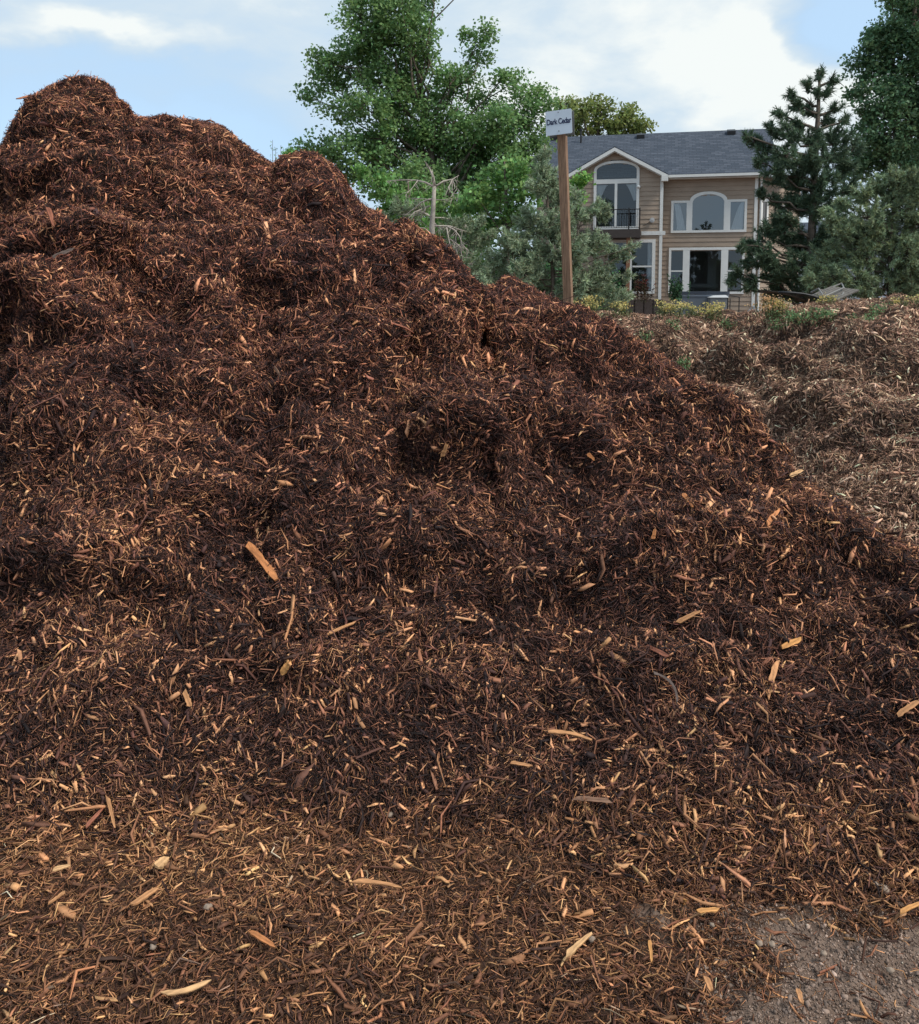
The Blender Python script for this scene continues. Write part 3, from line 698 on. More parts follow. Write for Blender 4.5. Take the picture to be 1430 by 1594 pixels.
broadleaf('bright green leaves showing over the grey pine beside the house gable', 20.0,
    [(902, 480), (900, 380), (898, 285)], [(893,300,14),(905,282,8),(888,320,12)],
    (0.09, 0.18, 0.045), (0.17, 0.26, 0.06), 0.3, leaf=0.11, per=3.6, k=24, cl=0.22, r0=0.05)
broadleaf('leafy green shrub filling in behind the dead tree and the pile crest', 22.0,
    [(640, 490), (640, 420), (635, 280)],
    [(585,285,22),(562,268,12),(612,308,26),(645,335,28),(600,335,18),(700,335,28),(690,370,24),(722,400,30),(660,300,22),(655,370,22)],
    (0.070, 0.135, 0.042), (0.13, 0.21, 0.06), 0.25, leaf=0.12, per=3.6, k=26, cl=0.28, r0=0.08, name='green_shrub', cat='shrub')
broadleaf('dark green thicket low behind the dead tree', 24.5,
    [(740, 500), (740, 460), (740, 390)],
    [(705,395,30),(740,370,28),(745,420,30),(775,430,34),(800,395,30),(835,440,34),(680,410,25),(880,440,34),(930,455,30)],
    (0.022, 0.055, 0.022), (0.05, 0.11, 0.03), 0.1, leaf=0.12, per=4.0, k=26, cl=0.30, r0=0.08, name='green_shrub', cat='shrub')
broadleaf('thin leafy sapling tip peeking over the saddle of the dark pile', 15.0,
    [(452, 480), (448, 300), (446, 232)], [(455,238,7),(447,246,6),(462,244,6)],
    (0.06, 0.13, 0.04), (0.12, 0.22, 0.05), 0.2, leaf=0.07, per=3.5, k=16, cl=0.12, r0=0.02, name='sapling')
sap = empty('sapling', tuple(at(430, 300, 15.2))); tag(sap, 'bare seed-headed stems poking up left of the leafy sapling tip', 'sapling')
sg = []; lv = []
for px, h in ((424, 218), (429, 230), (433, 240), (437, 226), (441, 238)):
    a_, b_ = at(px + rng.uniform(-3, 3), 300, 15.2), at(px, h, 15.2); sg.append(limb(a_, b_, 0.008, 0.003, 0, 4, 0.01))
    for q in np.linspace(0.4, 1, 7):
        p_ = a_ + (b_ - a_) * q + rng.normal(scale=0.02, size=3); lv.append(leaves(p_ + rng.normal(scale=0.02, size=(3, 3)), np.tile([0, 0, 1.0], (3, 1)), 0.04, 0.6, tint(3, (0.07, 0.12, 0.06))))
keep(tubes(sg, 4).build('stem', M_bark), sap); keep(join(lv, 'foliage', M_leaf), sap)
broadleaf('olive-green tree crown showing above the house roof behind the sign', 52.0,
    [(930, 500), (930, 300), (930, 190)],
    [(882,160,14),(905,172,17),(888,185,18),(928,165,14),(940,180,18),(965,182,17),(985,176,12),(990,192,16),(1010,194,10),(958,205,22),(915,200,20),(880,205,16),(860,200,12)],
    (0.085, 0.105, 0.035), (0.16, 0.18, 0.05), 0.2, leaf=0.22, per=4.0, k=30, cl=0.55, r0=0.3)
broadleaf('tall leafy tree at the right edge reaching above the photo', 27.0,
    [(1425, 500), (1420, 350), (1415, 200), (1420, 60), (1430, -60)],
    [(1402,12,26),(1432,-20,30),(1385,-10,10),(1368,50,20),(1350,75,14),(1342,98,17),(1385,60,26),(1360,110,22),(1400,92,38),(1338,142,14),(1372,150,34),(1425,140,40),(1338,178,14),(1350,200,18),(1385,205,38),
     (1430,215,40),(1352,240,22),(1470,60,50),(1475,170,50),(1400,255,36),(1440,270,40),(1340,262,24),(1430,40,34)],
    (0.056, 0.098, 0.052), (0.10, 0.15, 0.068), 0.24, leaf=0.115, per=4.2, k=44, cl=0.34, r0=0.16)
conifer('sparse greyish pine with feathery branches standing behind the wooden signpost', 17.0,
    [(862, 500), (860, 420), (852, 320), (848, 225)],
    [(850,238,10),(842,258,16),(862,272,16),(838,285,22),(868,305,24),(898,305,14),(905,330,20),(935,322,14),(945,335,10),(868,345,30),(822,345,26),(795,375,24),(768,405,22),(752,428,14),(826,395,32),(885,385,32),
     (925,375,24),(955,395,16),(975,392,12),(990,380,8),(940,425,26),(980,430,10),(905,440,30),(845,445,34),(785,445,30),(745,452,20),(960,455,16),(815,425,26),(930,455,22),(975,460,12),(870,470,26)],
    (0.125, 0.155, 0.100), (0.20, 0.21, 0.13), 0.2, nl=0.090, nw=0.013, tuft=0.22, per=7.5, k=34, r0=0.055, droopy=0.1)
conifer('small dull grey-green pine at the foot of the dead tree', 18.0,
    [(715, 500), (712, 420), (708, 345)],
    [(700,352,16),(725,350,16),(745,345,14),(738,372,20),(762,362,14),(620,322,16),(648,318,12),(598,340,12),(668,398,22),(628,352,16),(700,395,22),(735,410,22),(735,440,20)],
    (0.115, 0.145, 0.090), (0.19, 0.19, 0.11), 0.2, nl=0.090, nw=0.013, tuft=0.22, per=6.0, k=32, r0=0.07, bark=M_barkgrey)
conifer('dark green long-branched pine with tufted tips covering the right end of the house', 19.0,
    [(1258, 500), (1262, 400), (1268, 260), (1273, 180), (1276, 112)],
    [(1275,114,8),(1299,122,8),(1290,140,7),(1254,130,9),(1272,140,7),(1226,146,9),(1238,160,13),(1214,178,11),(1262,170,13),(1301,166,10),(1318,182,10),(1288,185,12),(1240,190,14),
     (1198,200,13),(1225,208,18),(1262,210,18),(1298,210,16),(1318,214,10),(1172,216,13),(1160,210,7),(1186,232,16),(1222,240,24),(1262,245,24),(1300,240,20),(1330,226,14),(1178,250,9),
     (1205,270,18),(1245,280,28),(1285,285,24),(1316,262,18),(1182,298,8),(1204,310,13),(1236,318,22),(1272,320,24),(1305,310,20),(1322,290,16),
     (1205,350,15),(1190,360,16),(1172,376,15),(1150,381,9),(1188,398,22),(1160,402,14),(1146,422,12),(1138,434,8),(1168,440,16),(1205,420,26),(1236,375,26),(1250,410,28),(1200,450,18),(1232,450,22),(1276,370,26),
     (1290,410,28),(1268,445,24),(1305,350,24),(1300,450,24),(1225,345,18)],
    (0.042, 0.064, 0.040), (0.085, 0.11, 0.060), 0.14, nl=0.125, nw=0.014, tuft=0.24, per=4.8, k=46, r0=0.13)
conifer('bushy blue-grey pine with yellowish tips at the right edge', 16.0,
    [(1385, 500), (1385, 400), (1395, 262)],
    [(1395,272,16),(1420,285,24),(1368,290,20),(1342,302,18),(1312,318,15),(1288,336,13),(1400,318,34),(1352,338,28),(1312,356,24),(1440,350,34),(1388,372,34),(1335,388,30),(1292,392,20),(1264,412,13),
     (1262,434,12),(1290,428,22),(1335,432,30),(1385,428,34),(1435,420,34),(1465,300,30),(1470,400,36),(1410,450,24),(1350,455,20),(1300,452,14),(1425,300,20),(1260,440,14),(1345,370,30),(1420,395,34)],
    (0.105, 0.135, 0.082), (0.20, 0.22, 0.11), 0.32, nl=0.080, nw=0.012, tuft=0.18, per=7.0, k=34, r0=0.07)
# the dead tree: photo polylines of its bare branches
dead = empty('dead_tree', tuple(at(676, 470, 16.0))); tag(dead, 'bare silvery dead tree with drooping twigs above the pile crest', 'tree')
DL = [([(677,480),(676,400),(672,355),(674,325),(676,290)], .07, .035), ([(676,290),(674,275),(668,262),(663,256)], .032, .008), ([(675,290),(674,278),(673,264)], .022, .006),
      ([(674,290),(662,284),(650,281),(636,280),(610,281),(602,282)], .022, .005), ([(679,289),(690,282),(704,279),(714,273)], .022, .005), ([(704,279),(700,288),(697,292),(704,302),(712,312)], .012, .004),
      ([(672,310),(668,310),(656,315),(644,325),(632,334),(619,344)], .022, .005), ([(676,311),(690,311),(704,309)], .010, .004), ([(668,321),(660,324),(650,332),(640,341),(634,356)], .018, .004),
      ([(662,324),(656,337),(648,352),(643,366)], .012, .004), ([(656,326),(645,330),(634,342),(626,350),(617,360)], .012, .004), ([(640,309),(655,309),(668,311)], .010, .006),
      ([(675,352),(684,352),(700,352),(714,357),(726,360)], .022, .005), ([(695,352),(707,358),(715,368),(719,380),(727,389),(728,395)], .018, .005), ([(695,354),(697,366),(700,380),(705,395),(711,410)], .014, .004),
      ([(700,372),(711,380),(716,384),(719,400),(719,415),(718,428)], .012, .004), ([(676,366),(682,358),(690,354)], .012, .008), ([(700,380),(690,384),(684,392)], .008, .003), ([(711,380),(722,384),(728,388)], .010, .004),
      ([(704,279),(708,290),(716,298)], .007, .003), ([(650,281),(642,292),(634,300),(630,306)], .008, .003), ([(668,262),(660,250)], .008, .003), ([(706,395),(712,384),(704,376)], .006, .003)]
segs = []
for pl, ra, rb in DL:
    dd = 16.0; pts = []
    off = rng.uniform(-0.7, 0.7) if ra < 0.03 else 0
    for i, (px, py) in enumerate(pl): pts.append(at(px, py, dd + off * i / len(pl)))
    segs.append((pts, np.linspace(ra, rb, len(pts))))
    if ra < 0.03:
        for j in range(1, len(pts)):
            for q in range(3):
                p = pts[j-1] + (pts[j] - pts[j-1]) * rng.random(); e = p + np.array([rng.normal() * .10, rng.normal() * .12, -abs(rng.normal()) * .16])
                segs.append(([p, (p + e) / 2 + rng.normal(scale=.015, size=3), e], [.005, .004, .002]))
keep(tubes(segs[:1], 7).build('trunk', M_barkgrey, smooth=True), dead)
keep(tubes(segs[1:], 5).build('branch', M_barkgrey, smooth=True), dead)

# weeds on and behind the faded pile
def back_top(px, py):
    bpx, bpy_ = _bp
    q = (np.abs(bpx - px) < 8) & (np.abs(bpy_ - py) < 6)
    if not q.any(): return at(px, py, 12.0)
    idx = np.argwhere(q); d = BP[q][:, 1]; r, c = idx[d.argmin()]; return BP[r, c].copy()
_bp = project(BP)
def weed(px, py, wpx, hpx_, stem, bloom, label, n=16, D=None, leafc=(0.050, 0.062, 0.026), fl=0.45, name='flowering_weed', cat='weed', group='weeds along the top of the faded pile', leaf=0.030):
    base = back_top(px, py) if D is None else at(px, py, D); sc = base[1] / F
    root = empty(name, tuple(base)); tag(root, label, cat, group); segs = []; LV = []; FL = []
    for i in range(n):
        b0 = base + np.array([rng.normal() * wpx * sc * 0.28, rng.normal() * 0.12, -0.03]); tip = b0 + np.array([rng.normal() * wpx * sc * 0.12, rng.normal() * 0.06, hpx_ * sc * rng.uniform(0.55, 1.1)])
        sa = (tip - b0); sn = np.linalg.norm(sa); sa = sa / sn; sb_ = unit(np.cross(sa, [0.3, 1, 0])); LV.append(slivers(((b0 + tip) / 2)[None], sa[None], sb_[None], np.cross(sa, sb_)[None], np.array([sn]), np.array([.008]), np.array([.008]), np.array([stem]), 3, 3, 0.03))
        k = 18; u = rng.uniform(0.15, 1, (k, 1)); p = b0 + (tip - b0) * u + rng.normal(scale=0.028, size=(k, 3))
        LV.append(leaves(p, np.tile([0, -0.3, 0.8], (k, 1)), leaf, 0.4, tint(k, leafc, 0.25)))
        if bloom and rng.random() < fl:
            k = 26; p = tip + rng.normal(scale=(0.035, 0.035, 0.022), size=(k, 3)); FL.append(leaves(p, np.tile([0, -0.4, 0.9], (k, 1)), 0.026, 0.8, tint(k, bloom, 0.18)))
    keep(join(LV, 'foliage', M_leaf), root)
    if FL: keep(join(FL, 'blossom', M_leaf), root)
    return root
YEL = (0.23, 0.19, 0.070); ORA = (0.22, 0.135, 0.065); GRN = (0.060, 0.105, 0.045); STEM = (0.12, 0.13, 0.05)
for (px, py, wp, hp, bl, lb, n) in [
    (912, 484, 30, 28, YEL, 'yellow-blooming weed just right of the signpost base', 22), (887, 478, 12, 14, YEL, 'tiny yellow weed at the foot of the signpost', 7), (976, 487, 32, 22, YEL, 'yellow-blooming weed below the red-flowered pots', 20),
    (1046, 486, 30, 24, YEL, 'yellow-blooming weed left of the hot tub', 20), (1070, 487, 20, 20, YEL, 'small yellow-blooming weed in front of the hot tub left half', 14), (1100, 489, 30, 22, YEL, 'yellow-blooming weed in front of the grey bin', 22),
    (1192, 490, 32, 34, ORA, 'tall straggly orange-yellow weed right of the white object', 24), (1215, 488, 22, 26, YEL, 'greenish yellow weed between the orange one and the green clump', 14), (1276, 468, 22, 16, YEL, 'yellow weed behind the black hose', 12),
    (1396, 470, 12, 14, YEL, 'small yellow weed beneath the blue-grey pine', 7), (1420, 468, 24, 14, YEL, 'yellow weed at the far right edge of the pile top', 14)]:
    weed(px, py, wp, hp, STEM, bl, lb, n)
for (px, py, wp, hp, lb, n) in [(1240, 492, 46, 16, 'low bright green clump in front of the black hose', 30), (1276, 486, 40, 14, 'low bright green clump in front of the overturned chair', 26), (1372, 482, 22, 18, 'lone green weed on the right part of the pile top', 12),
    (1205, 505, 16, 10, 'little green sprout below the orange-yellow weed', 8), (1004, 528, 14, 20, 'slim green weed growing out of the pile left flank', 8), (1070, 562, 22, 16, 'round pale green weed on the left flank of the faded pile', 14),
    (930, 496, 22, 14, 'green weed where the two piles meet', 12), (1046, 500, 14, 10, 'small green sprout under the yellow-blooming weeds', 8), (1340, 490, 40, 10, 'thin dry green growth on the right part of the pile top', 16), (1125, 500, 16, 10, 'small green sprout below the grey bin', 8)]:
    weed(px, py, wp, hp, STEM, None, lb, n, leafc=GRN, name='green_weed')
weed(1052, 470, 24, 40, STEM, None, 'dark green shrub at the left corner of the hot tub', 26, D=34, leafc=(0.02, 0.045, 0.022), name='green_shrub', cat='shrub', group=None, leaf=0.16)
weed(1000, 470, 24, 40, STEM, (0.075, 0.010, 0.010), 'red-leaved potted shrub before the patio door', 26, D=37, leafc=(0.035, 0.02, 0.014), fl=0.6, name='red_shrub', cat='shrub', group=None, leaf=0.12)

# ---------------------------------------------------------------- the signpost
SD = 8.6
M_post = mat('weathered post wood', (0.25, 0.150, 0.095), 0.85, 0.45, 9, 0.004, stretch=(9, 9, 0.7), bscale=12)
bpos, tpos = at(885.5, 500, SD), at(873.5, 176, SD + 0.05)
bpos = bpos + (bpos - tpos) / np.linalg.norm(bpos - tpos) * 1.2
sp = empty('signpost', tuple(bpos)); tag(sp, 'leaning square wooden post with a small white sign lettered Dark Cedar at its top', 'signpost')
ax = unit(tpos - bpos); yaw = R(22); rt = unit(np.array([math.cos(yaw), -math.sin(yaw), 0.0])); rt = unit(rt - (rt @ ax) * ax); fr = np.cross(rt, ax)  # front normal
if fr[1] > 0: fr = -fr
mb = MB(); half = np.linalg.norm(tpos - bpos) / 2; mb.obox((tpos + bpos) / 2, rt * 0.041, fr * 0.041, ax * half)
post = keep(mb.build('post', M_post), sp)
c = at(869.5, 190.5, SD - 0.08); W2, H2 = 0.132, 0.118
mb = MB()
def rounded(w_, h_, r_, n_=5):
    o_ = []
    for cx, cy, a0 in ((w_-r_, h_-r_, 0), (-w_+r_, h_-r_, 90), (-w_+r_, -h_+r_, 180), (w_-r_, -h_+r_, 270)):
        for i in range(n_ + 1):
            t_ = R(a0 + 90 * i / n_); o_.append((cx + r_ * math.cos(t_), cy + r_ * math.sin(t_)))
    return o_
up = unit(np.cross(rt, -fr)); up = up if up[2] > 0 else -up
pl = rounded(W2, H2, 0.012); V = [c + rt*x + up*z + fr*0.003 for x, z in pl] + [c + rt*x + up*z - fr*0.003 for x, z in pl]; n = len(pl)
mb.add(V, [tuple(range(n)), tuple(range(2*n-1, n-1, -1))] + [((i+1) % n, i, n+i, n+(i+1) % n) for i in range(n)])
plate = keep(mb.build('sign_plate', mat('white sign enamel', (0.66, 0.72, 0.80), 0.35, 0.04, 5)), sp)
mb = MB(); mb.obox(c - fr * 0.105, rt * W2 * 0.97, fr * 0.004, up * H2); keep(mb.build('rear_plate', mat('sign back', (0.16, 0.16, 0.15), 0.5)), sp)
mb = MB(); mb.obox(c - fr * 0.052 + up * (H2 - 0.01), rt * 0.044, fr * 0.046, up * 0.006); keep(mb.build('cap', M_post), sp)
mb = MB()
for z in (0.098, -0.085): mb = MB(); mb.tube([c + up * z + fr * 0.002, c + up * z + fr * 0.008], 0.0055, 8); keep(mb.build('bolt', mat('steel', (0.25, 0.25, 0.25), 0.4, metal=0.8)), sp)
fc = bpy.data.curves.new('lettering', 'FONT'); fc.body = 'Dark Cedar'; fc.size = 0.060; fc.align_x = 'CENTER'; fc.align_y = 'CENTER'; fc.offset = 0.0014; fc.extrude = 0.0006; fc.space_character = 0.92
fc.materials.append(mat('navy lettering', (0.015, 0.025, 0.08), 0.5))
ft = bpy.data.objects.new('lettering_curve', fc); C.objects.link(ft); bpy.context.view_layer.update()
me = bpy.data.meshes.new_from_object(ft.evaluated_get(bpy.context.evaluated_depsgraph_get())); bpy.data.objects.remove(ft); me.transform(Matrix.Diagonal((0.93, 1.25, 1, 1)))
Mx = Matrix(((rt[0], up[0], fr[0]), (rt[1], up[1], fr[1]), (rt[2], up[2], fr[2]))).to_4x4(); Mx.translation = Vector(c + fr * 0.005 + up * 0.008 + rt * 0.002)
me.transform(Mx)
if not me.materials: me.materials.append(MATS['navy lettering'])
fo = bpy.data.objects.new('lettering', me); C.objects.link(fo); keep(fo, sp)

# ---------------------------------------------------------------- overturned chair and hose on the faded pile
cb = at(1296, 462, 11.9)
ch = empty('overturned_chair', tuple(cb)); tag(ch, 'grey slatted garden chair lying overturned on top of the faded pile', 'chair')
gm = mat('sun-greyed slats', (0.13, 0.118, 0.105), 0.85, 0.3, 20, 0.002); pm = mat('pale chair tube', (0.20, 0.195, 0.185), 0.5)
A, B_ = at(1281, 464, 11.8), at(1315, 449, 12.0); dv = unit(B_ - A); wv_ = unit(np.array([0.15, 1.0, 0.28])); wv_ = unit(wv_ - (wv_ @ dv) * dv); nv = np.cross(dv, wv_); Ls = np.linalg.norm(B_ - A)
mb = MB()
for i in range(8): mb.obox((A + B_) / 2 + wv_ * (i - 3.5) * 0.058, dv * Ls / 2, wv_ * 0.024, nv * 0.009)
keep(mb.build('slatted_seat', gm), ch)
def ptube(name, pls, r, mt, par):
    mb = MB()
    for pl in pls: mb.tube([at(*p) for p in pl], r, 6)
    return keep(mb.build(name, mt), par)
ptube('frame', [[(1281,462,11.7),(1313,448,11.9),(1310,441,12.3),(1282,452,12.2)], [(1262,455,12.1),(1274,449,12.0),(1281,460,11.8)]], 0.011, pm, ch)
ptube('leg', [[(1310,442,12.3),(1325,466,11.7)]], 0.010, pm, ch); ptube('leg', [[(1313,455,11.8),(1304,472,11.6)]], 0.010, pm, ch)
ptube('leg', [[(1293,448,12.2),(1296,458,12.0)]], 0.010, pm, ch); ptube('armrest', [[(1262,456,12.1),(1272,450,12.2),(1282,452,12.3)]], 0.012, gm, ch)
mb = MB(); mb.tube([at(*p) for p in [(1212,455,11.5),(1230,455.5,11.5),(1250,457.5,11.5),(1266,461,11.5),(1280,467,11.5)]], 0.016, 8)
tag(mb.build('hose', mat('black rubber', (0.02, 0.02, 0.022), 0.5), smooth=True), 'curved black hose resting left of the overturned chair', 'hose')

# ---------------------------------------------------------------- the house
YAW = R(13); HC = at(1174, 470, 40.0); HC[2] = 0.0
house = empty('house', tuple(HC), -YAW); tag(house, 'two-storey tan clapboard house with white trim, balcony and grey shingle roof', 'house')
ex = np.array([math.cos(YAW), -math.sin(YAW)]); ey = np.array([math.sin(YAW), math.cos(YAW)])
def hp(px, py, y=0.0):                        # pixel -> (x, z) on the house plane local y
    d = raydir(px, py); o = -HC[:2]; a = d[:2] @ ey; k = (y - o @ ey) / a
    return float((o + d[:2] * k) @ ex), float(CAMZ + d[2] * k)
def hx(px, y=0.0, py=370): return hp(px, py, y)[0]
def hz(px, py, y=0.0): return hp(px, py, y)[1]
M_sid = mat('tan clapboard', (0.315, 0.245, 0.190), 0.75, 0.14, 1.2, stretch=(1, 1, 1.5)); M_white = mat('white trim', (0.68, 0.68, 0.66), 0.6, 0.05, 3)
M_int = mat('dim room', (0.18, 0.17, 0.165), 0.9); M_cur = mat('sheer curtain', (0.85, 0.85, 0.87), 0.9, transl=0.1); M_iron = mat('dark iron', (0.02, 0.02, 0.022), 0.5)
def shingle():
    mt = mat('grey shingles', (0.10, 0.115, 0.145), 0.95, 0.25, 5); t = mt.node_tree
    b = [n_ for n_ in t.nodes if n_.type == 'BSDF_PRINCIPLED'][0]; br = t.nodes.new('ShaderNodeTexBrick'); tcn = t.nodes.new('ShaderNodeTexCoord')
    mp = t.nodes.new('ShaderNodeMapping'); t.links.new(tcn.outputs['Object'], mp.inputs[0]); mp.inputs['Rotation'].default_value = (R(90), 0, 0)
    br.inputs['Color1'].default_value = (0.046, 0.059, 0.080, 1); br.inputs['Color2'].default_value = (0.080, 0.094, 0.120, 1); br.inputs['Mortar'].default_value = (0.035, 0.04, 0.055, 1)
    br.inputs['Scale'].default_value = 1; br.inputs['Brick Width'].default_value = 0.34; br.inputs['Row Height'].default_value = 0.105; br.inputs['Mortar Size'].default_value = 0.010; br.inputs['Bias'].default_value = -0.1
    t.links.new(mp.outputs[0], br.inputs['Vector']); t.links.new(br.outputs['Color'], b.inputs['Base Color'])
    bp = t.nodes.new('ShaderNodeBump'); bp.inputs['Distance'].default_value = 0.02; t.links.new(br.outputs['Fac'], bp.inputs['Height']); bp.invert = True; t.links.new(bp.outputs[0], b.inputs['Normal'])
    return mt
M_roof = shingle()
BH = 0.215
def siding(mb, x0f, x1f, z0, z1, y, openings):
    """lapped boards between x0f(z) and x1f(z); openings: functions z -> (xa, xb) or None"""
    z = z0
    while z < z1 - 0.01:
        zt = min(z + BH, z1); zm = (z + zt) / 2; segs_ = [(x0f(zm), x1f(zm))]
        for op in openings:
            o_ = op(zm)
            if not o_: continue
            ns = []
            for a_, b_ in segs_:
                if o_[1] <= a_ or o_[0] >= b_: ns.append((a_, b_)); continue
                if o_[0] > a_: ns.append((a_, o_[0]))
                if o_[1] < b_: ns.append((o_[1], b_))
            segs_ = ns
        for a_, b_ in segs_:
            if b_ - a_ < 0.01: continue
            mb.add([(a_, y - 0.030, z), (b_, y - 0.030, z), (b_, y - 0.006, zt), (a_, y - 0.006, zt), (a_, y + 0.05, z), (b_, y + 0.05, z), (b_, y + 0.05, zt), (a_, y + 0.05, zt)],
                   [(0,1,2,3), (1,0,4,5), (5,4,7,6), (0,3,7,4), (2,1,5,6), (3,2,6,7)])
        z = zt
def rect_open(xa, xb, za, zb): return lambda z: (xa, xb) if za < z < zb else None
def arch_open(xa, xb, za, zs, zt):
    cx, w_ = (xa + xb) / 2, (xb - xa) / 2
    def f(z):
        if za < z <= zs: return (xa, xb)
        if zs < z < zt: k = w_ * math.sqrt(max(0, 1 - ((z - zs) / (zt - zs)) ** 2)); return (cx - k, cx + k)
    return f
def arch_outline(xa, xb, za, zs, zt, n=16):
    cx, w_ = (xa + xb) / 2, (xb - xa) / 2
    return [(xa, za), (xb, za)] + [(cx + w_ * math.cos(math.pi * i / n), zs + (zt - zs) * math.sin(math.pi * i / n)) for i in range(n + 1)]
def rect_outline(xa, xb, za, zb): return [(xa, za), (xb, za), (xb, zb), (xa, zb)]
def pane(parent, outline, y, name='pane', gm_=None):
    mb = MB(); n_ = len(outline); mb.add([(x, y, z) for x, z in outline], [tuple(range(n_))]); return mb.build(name, gm_ or GLASS, parent)
def curtain(parent, top_a, top_b, bot_a, bot_b, zt, zb, y, n=14):
    mb = MB(); rows = 8; V = []; f = []
    for i in range(rows + 1):
        s = i / rows; z = zt + (zb - zt) * s
        pinch = s ** 0.7
        a_ = top_a + (bot_a - top_a) * pinch; b_ = top_b + (bot_b - top_b) * pinch
        for j in range(n + 1): V.append((a_ + (b_ - a_) * j / n, y + 0.03 * math.sin(j * 2.4), z))
    for i in range(rows):
        for j in range(n): f.append((i*(n+1)+j, i*(n+1)+j+1, (i+1)*(n+1)+j+1, (i+1)*(n+1)+j))
    mb.add(V, f); return mb.build('curtain', M_cur, parent, smooth=True)
YL = -0.55                                    # plane of the gabled bay
xe = hx(1030.5, YL)                            # right edge of that bay
z_eave = hz(1110, 275, 0.0)
# openings
uL, uR = hx(1045.5), hx(1159); uB, uT = hz(1100, 360), hz(1100, 313.5); aL, aR = hx(1074), hx(1128.5); aT = hz(1101, 301)
lL, lR = hx(1043.5), hx(1157.5); lB, lT = hz(1100, 455.5), hz(1100, 387.5)
gL, gR = hx(925, YL), hx(991.5, YL); gB, gS, gT = hz(958, 356, YL), hz(958, 265, YL), hz(958, 252, YL); gM0, gM1 = hz(958, 286, YL), hz(958, 279, YL)
dL, dR, dB, dT = hx(949, YL), hx(1017, YL), hz(980, 456, YL), hz(980, 376, YL)
xL0 = hx(889, YL); pkx, pkz = hp(956.5, 236, YL); ez = hz(1030, 270, YL); pk_slope = (pkz - ez) / (xe - pkx)
bayL = pkx - (xe - pkx)
mb = MB()
siding(mb, lambda z: xe + 0.0, lambda z: 0.0, 0.0, z_eave, 0.0, [rect_open(uL, uR, uB, uT), arch_open(aL, aR, uT - 0.01, uT, aT), rect_open(lL, lR, lB, lT)])
siding(mb, lambda z: bayL if z < ez else pkx - (pkz - z) / pk_slope, lambda z: xe if z < ez else pkx + (pkz - z) / pk_slope, 0.0, pkz - 0.02, YL, [arch_open(gL, gR, gB, gS, gT), rect_open(dL, dR, dB, dT)])
siding(mb, lambda z: hx(835), lambda z: bayL, 0.0, z_eave, 0.0, [])
mb.build('wall', M_sid, house)
# side returns, the angled wall at right, and the rest of the shell
mb = MB()
mb.box((xe - 0.04, YL + 0.055, 0), (xe, -0.035, ez)); mb.box((bayL, YL + 0.055, 0), (bayL + 0.04, 0.0, ez))
mb.box((hx(835), 0.06, 0), (hx(835) + 0.08, 9, z_eave)); mb.box((hx(835) + .09, 8.9, 0), (1.6, 9.0, z_eave)); 
mb.build('side_wall', M_sid, house)
ang = empty('angled_wall', (0.07, 0.02, 0), R(50), house)
mb = MB(); wl = 3.4; a0 = 0.16
siding(mb, lambda z: 0.04, lambda z: wl, 0.0, z_eave, 0.0, [rect_open(0.22, 0.62, hz(1180, 361), hz(1180, 312)), rect_open(1.75, 2.15, hz(1180, 361), hz(1180, 318))])
sw = mb.build('side_wall', M_sid, house); sw.location = (0.07, 0.02, 0); sw.rotation_euler = (0, 0, R(50))
bpy.data.objects.remove(ang)
for (xa, xb, za, zb) in ((0.22, 0.62, hz(1180, 361), hz(1180, 312)), (1.75, 2.15, hz(1180, 361), hz(1180, 318))):
    mb = MB(); mb.ring(rect_outline(xa - .10, xb + .10, za - .10, zb + .10), rect_outline(xa + .03, xb - .03, za + .03, zb - .03), -0.055, 0.02)
    wn = mb.build('window', M_white, house); wn.location = sw.location; wn.rotation_euler = sw.rotation_euler; pane(wn, rect_outline(xa, xb, za, zb), -0.01)
mb = MB()                                      # dim rooms behind the glass
mb.box((hx(840), 3.2, 0), (-0.1, 3.3, z_eave - .1)); mb.box((hx(840), 0.08, hz(1100, 378)), (-0.05, 3.2, hz(1100, 374))); mb.box((hx(840), 0.08, 0.1), (-0.05, 3.2, 0.25)); mb.box((hx(840), 0.08, z_eave - .12), (1.5, 8.8, z_eave - .04)); mb.box((xe + .3, 0.1, 0), (xe + .36, 3.2, z_eave - .13))
mb.build('room', M_int, house)
# roof
yr = 4.4; rx0, rx1 = hx(838, yr, 210), hx(1197, yr, 203); rz_ = hz(1100, 204, yr); ze = z_eave + 0.10; ye = -0.45
ov = 0.14
def slab(mb, pts, t):                          # thick quad
    p = np.array(pts, float); nrm = unit(np.cross(p[1] - p[0], p[3] - p[0])); nrm = nrm if nrm[2] > 0 else -nrm
    q = p - nrm * t; mb.add(list(p) + list(q), [(0,1,2,3), (7,6,5,4), (0,4,5,1), (1,5,6,2), (2,6,7,3), (3,7,4,0)])
mb = MB(); xr_e = 1.0
slab(mb, [(hx(838, ye), ye, ze), (xr_e, ye, ze), (rx1, yr, rz_), (rx0, yr, rz_)], 0.06)
slab(mb, [(rx0, yr, rz_), (rx1, yr, rz_), (xr_e, 9.3, ze), (hx(838, ye), 9.3, ze)], 0.06)
# gable roof over the bay
yg = YL - 0.35; gpx, gpz = hp(956.5, 227.5, yg); gex, gez = hp(1040, 270.5, yg); gsl = (gpz - gez) / (gex - gpx); glx = gpx - (gex - gpx)
slope_m = (rz_ - ze) / (yr - ye); ymeet_p = ye + (gpz - ze) / slope_m + 0.15; ymeet_e = ye + max(0, (gez - ze) / slope_m) + 0.1
slab(mb, [(gpx, yg, gpz), (gex, yg, gez), (gex, ymeet_e + .2, gez), (gpx, ymeet_p, gpz)], 0.05)
slab(mb, [(glx, yg, gez), (gpx, yg, gpz), (gpx, ymeet_p, gpz), (glx, ymeet_e + .2, gez)], 0.05)
roof = mb.build('roof', M_roof, house)
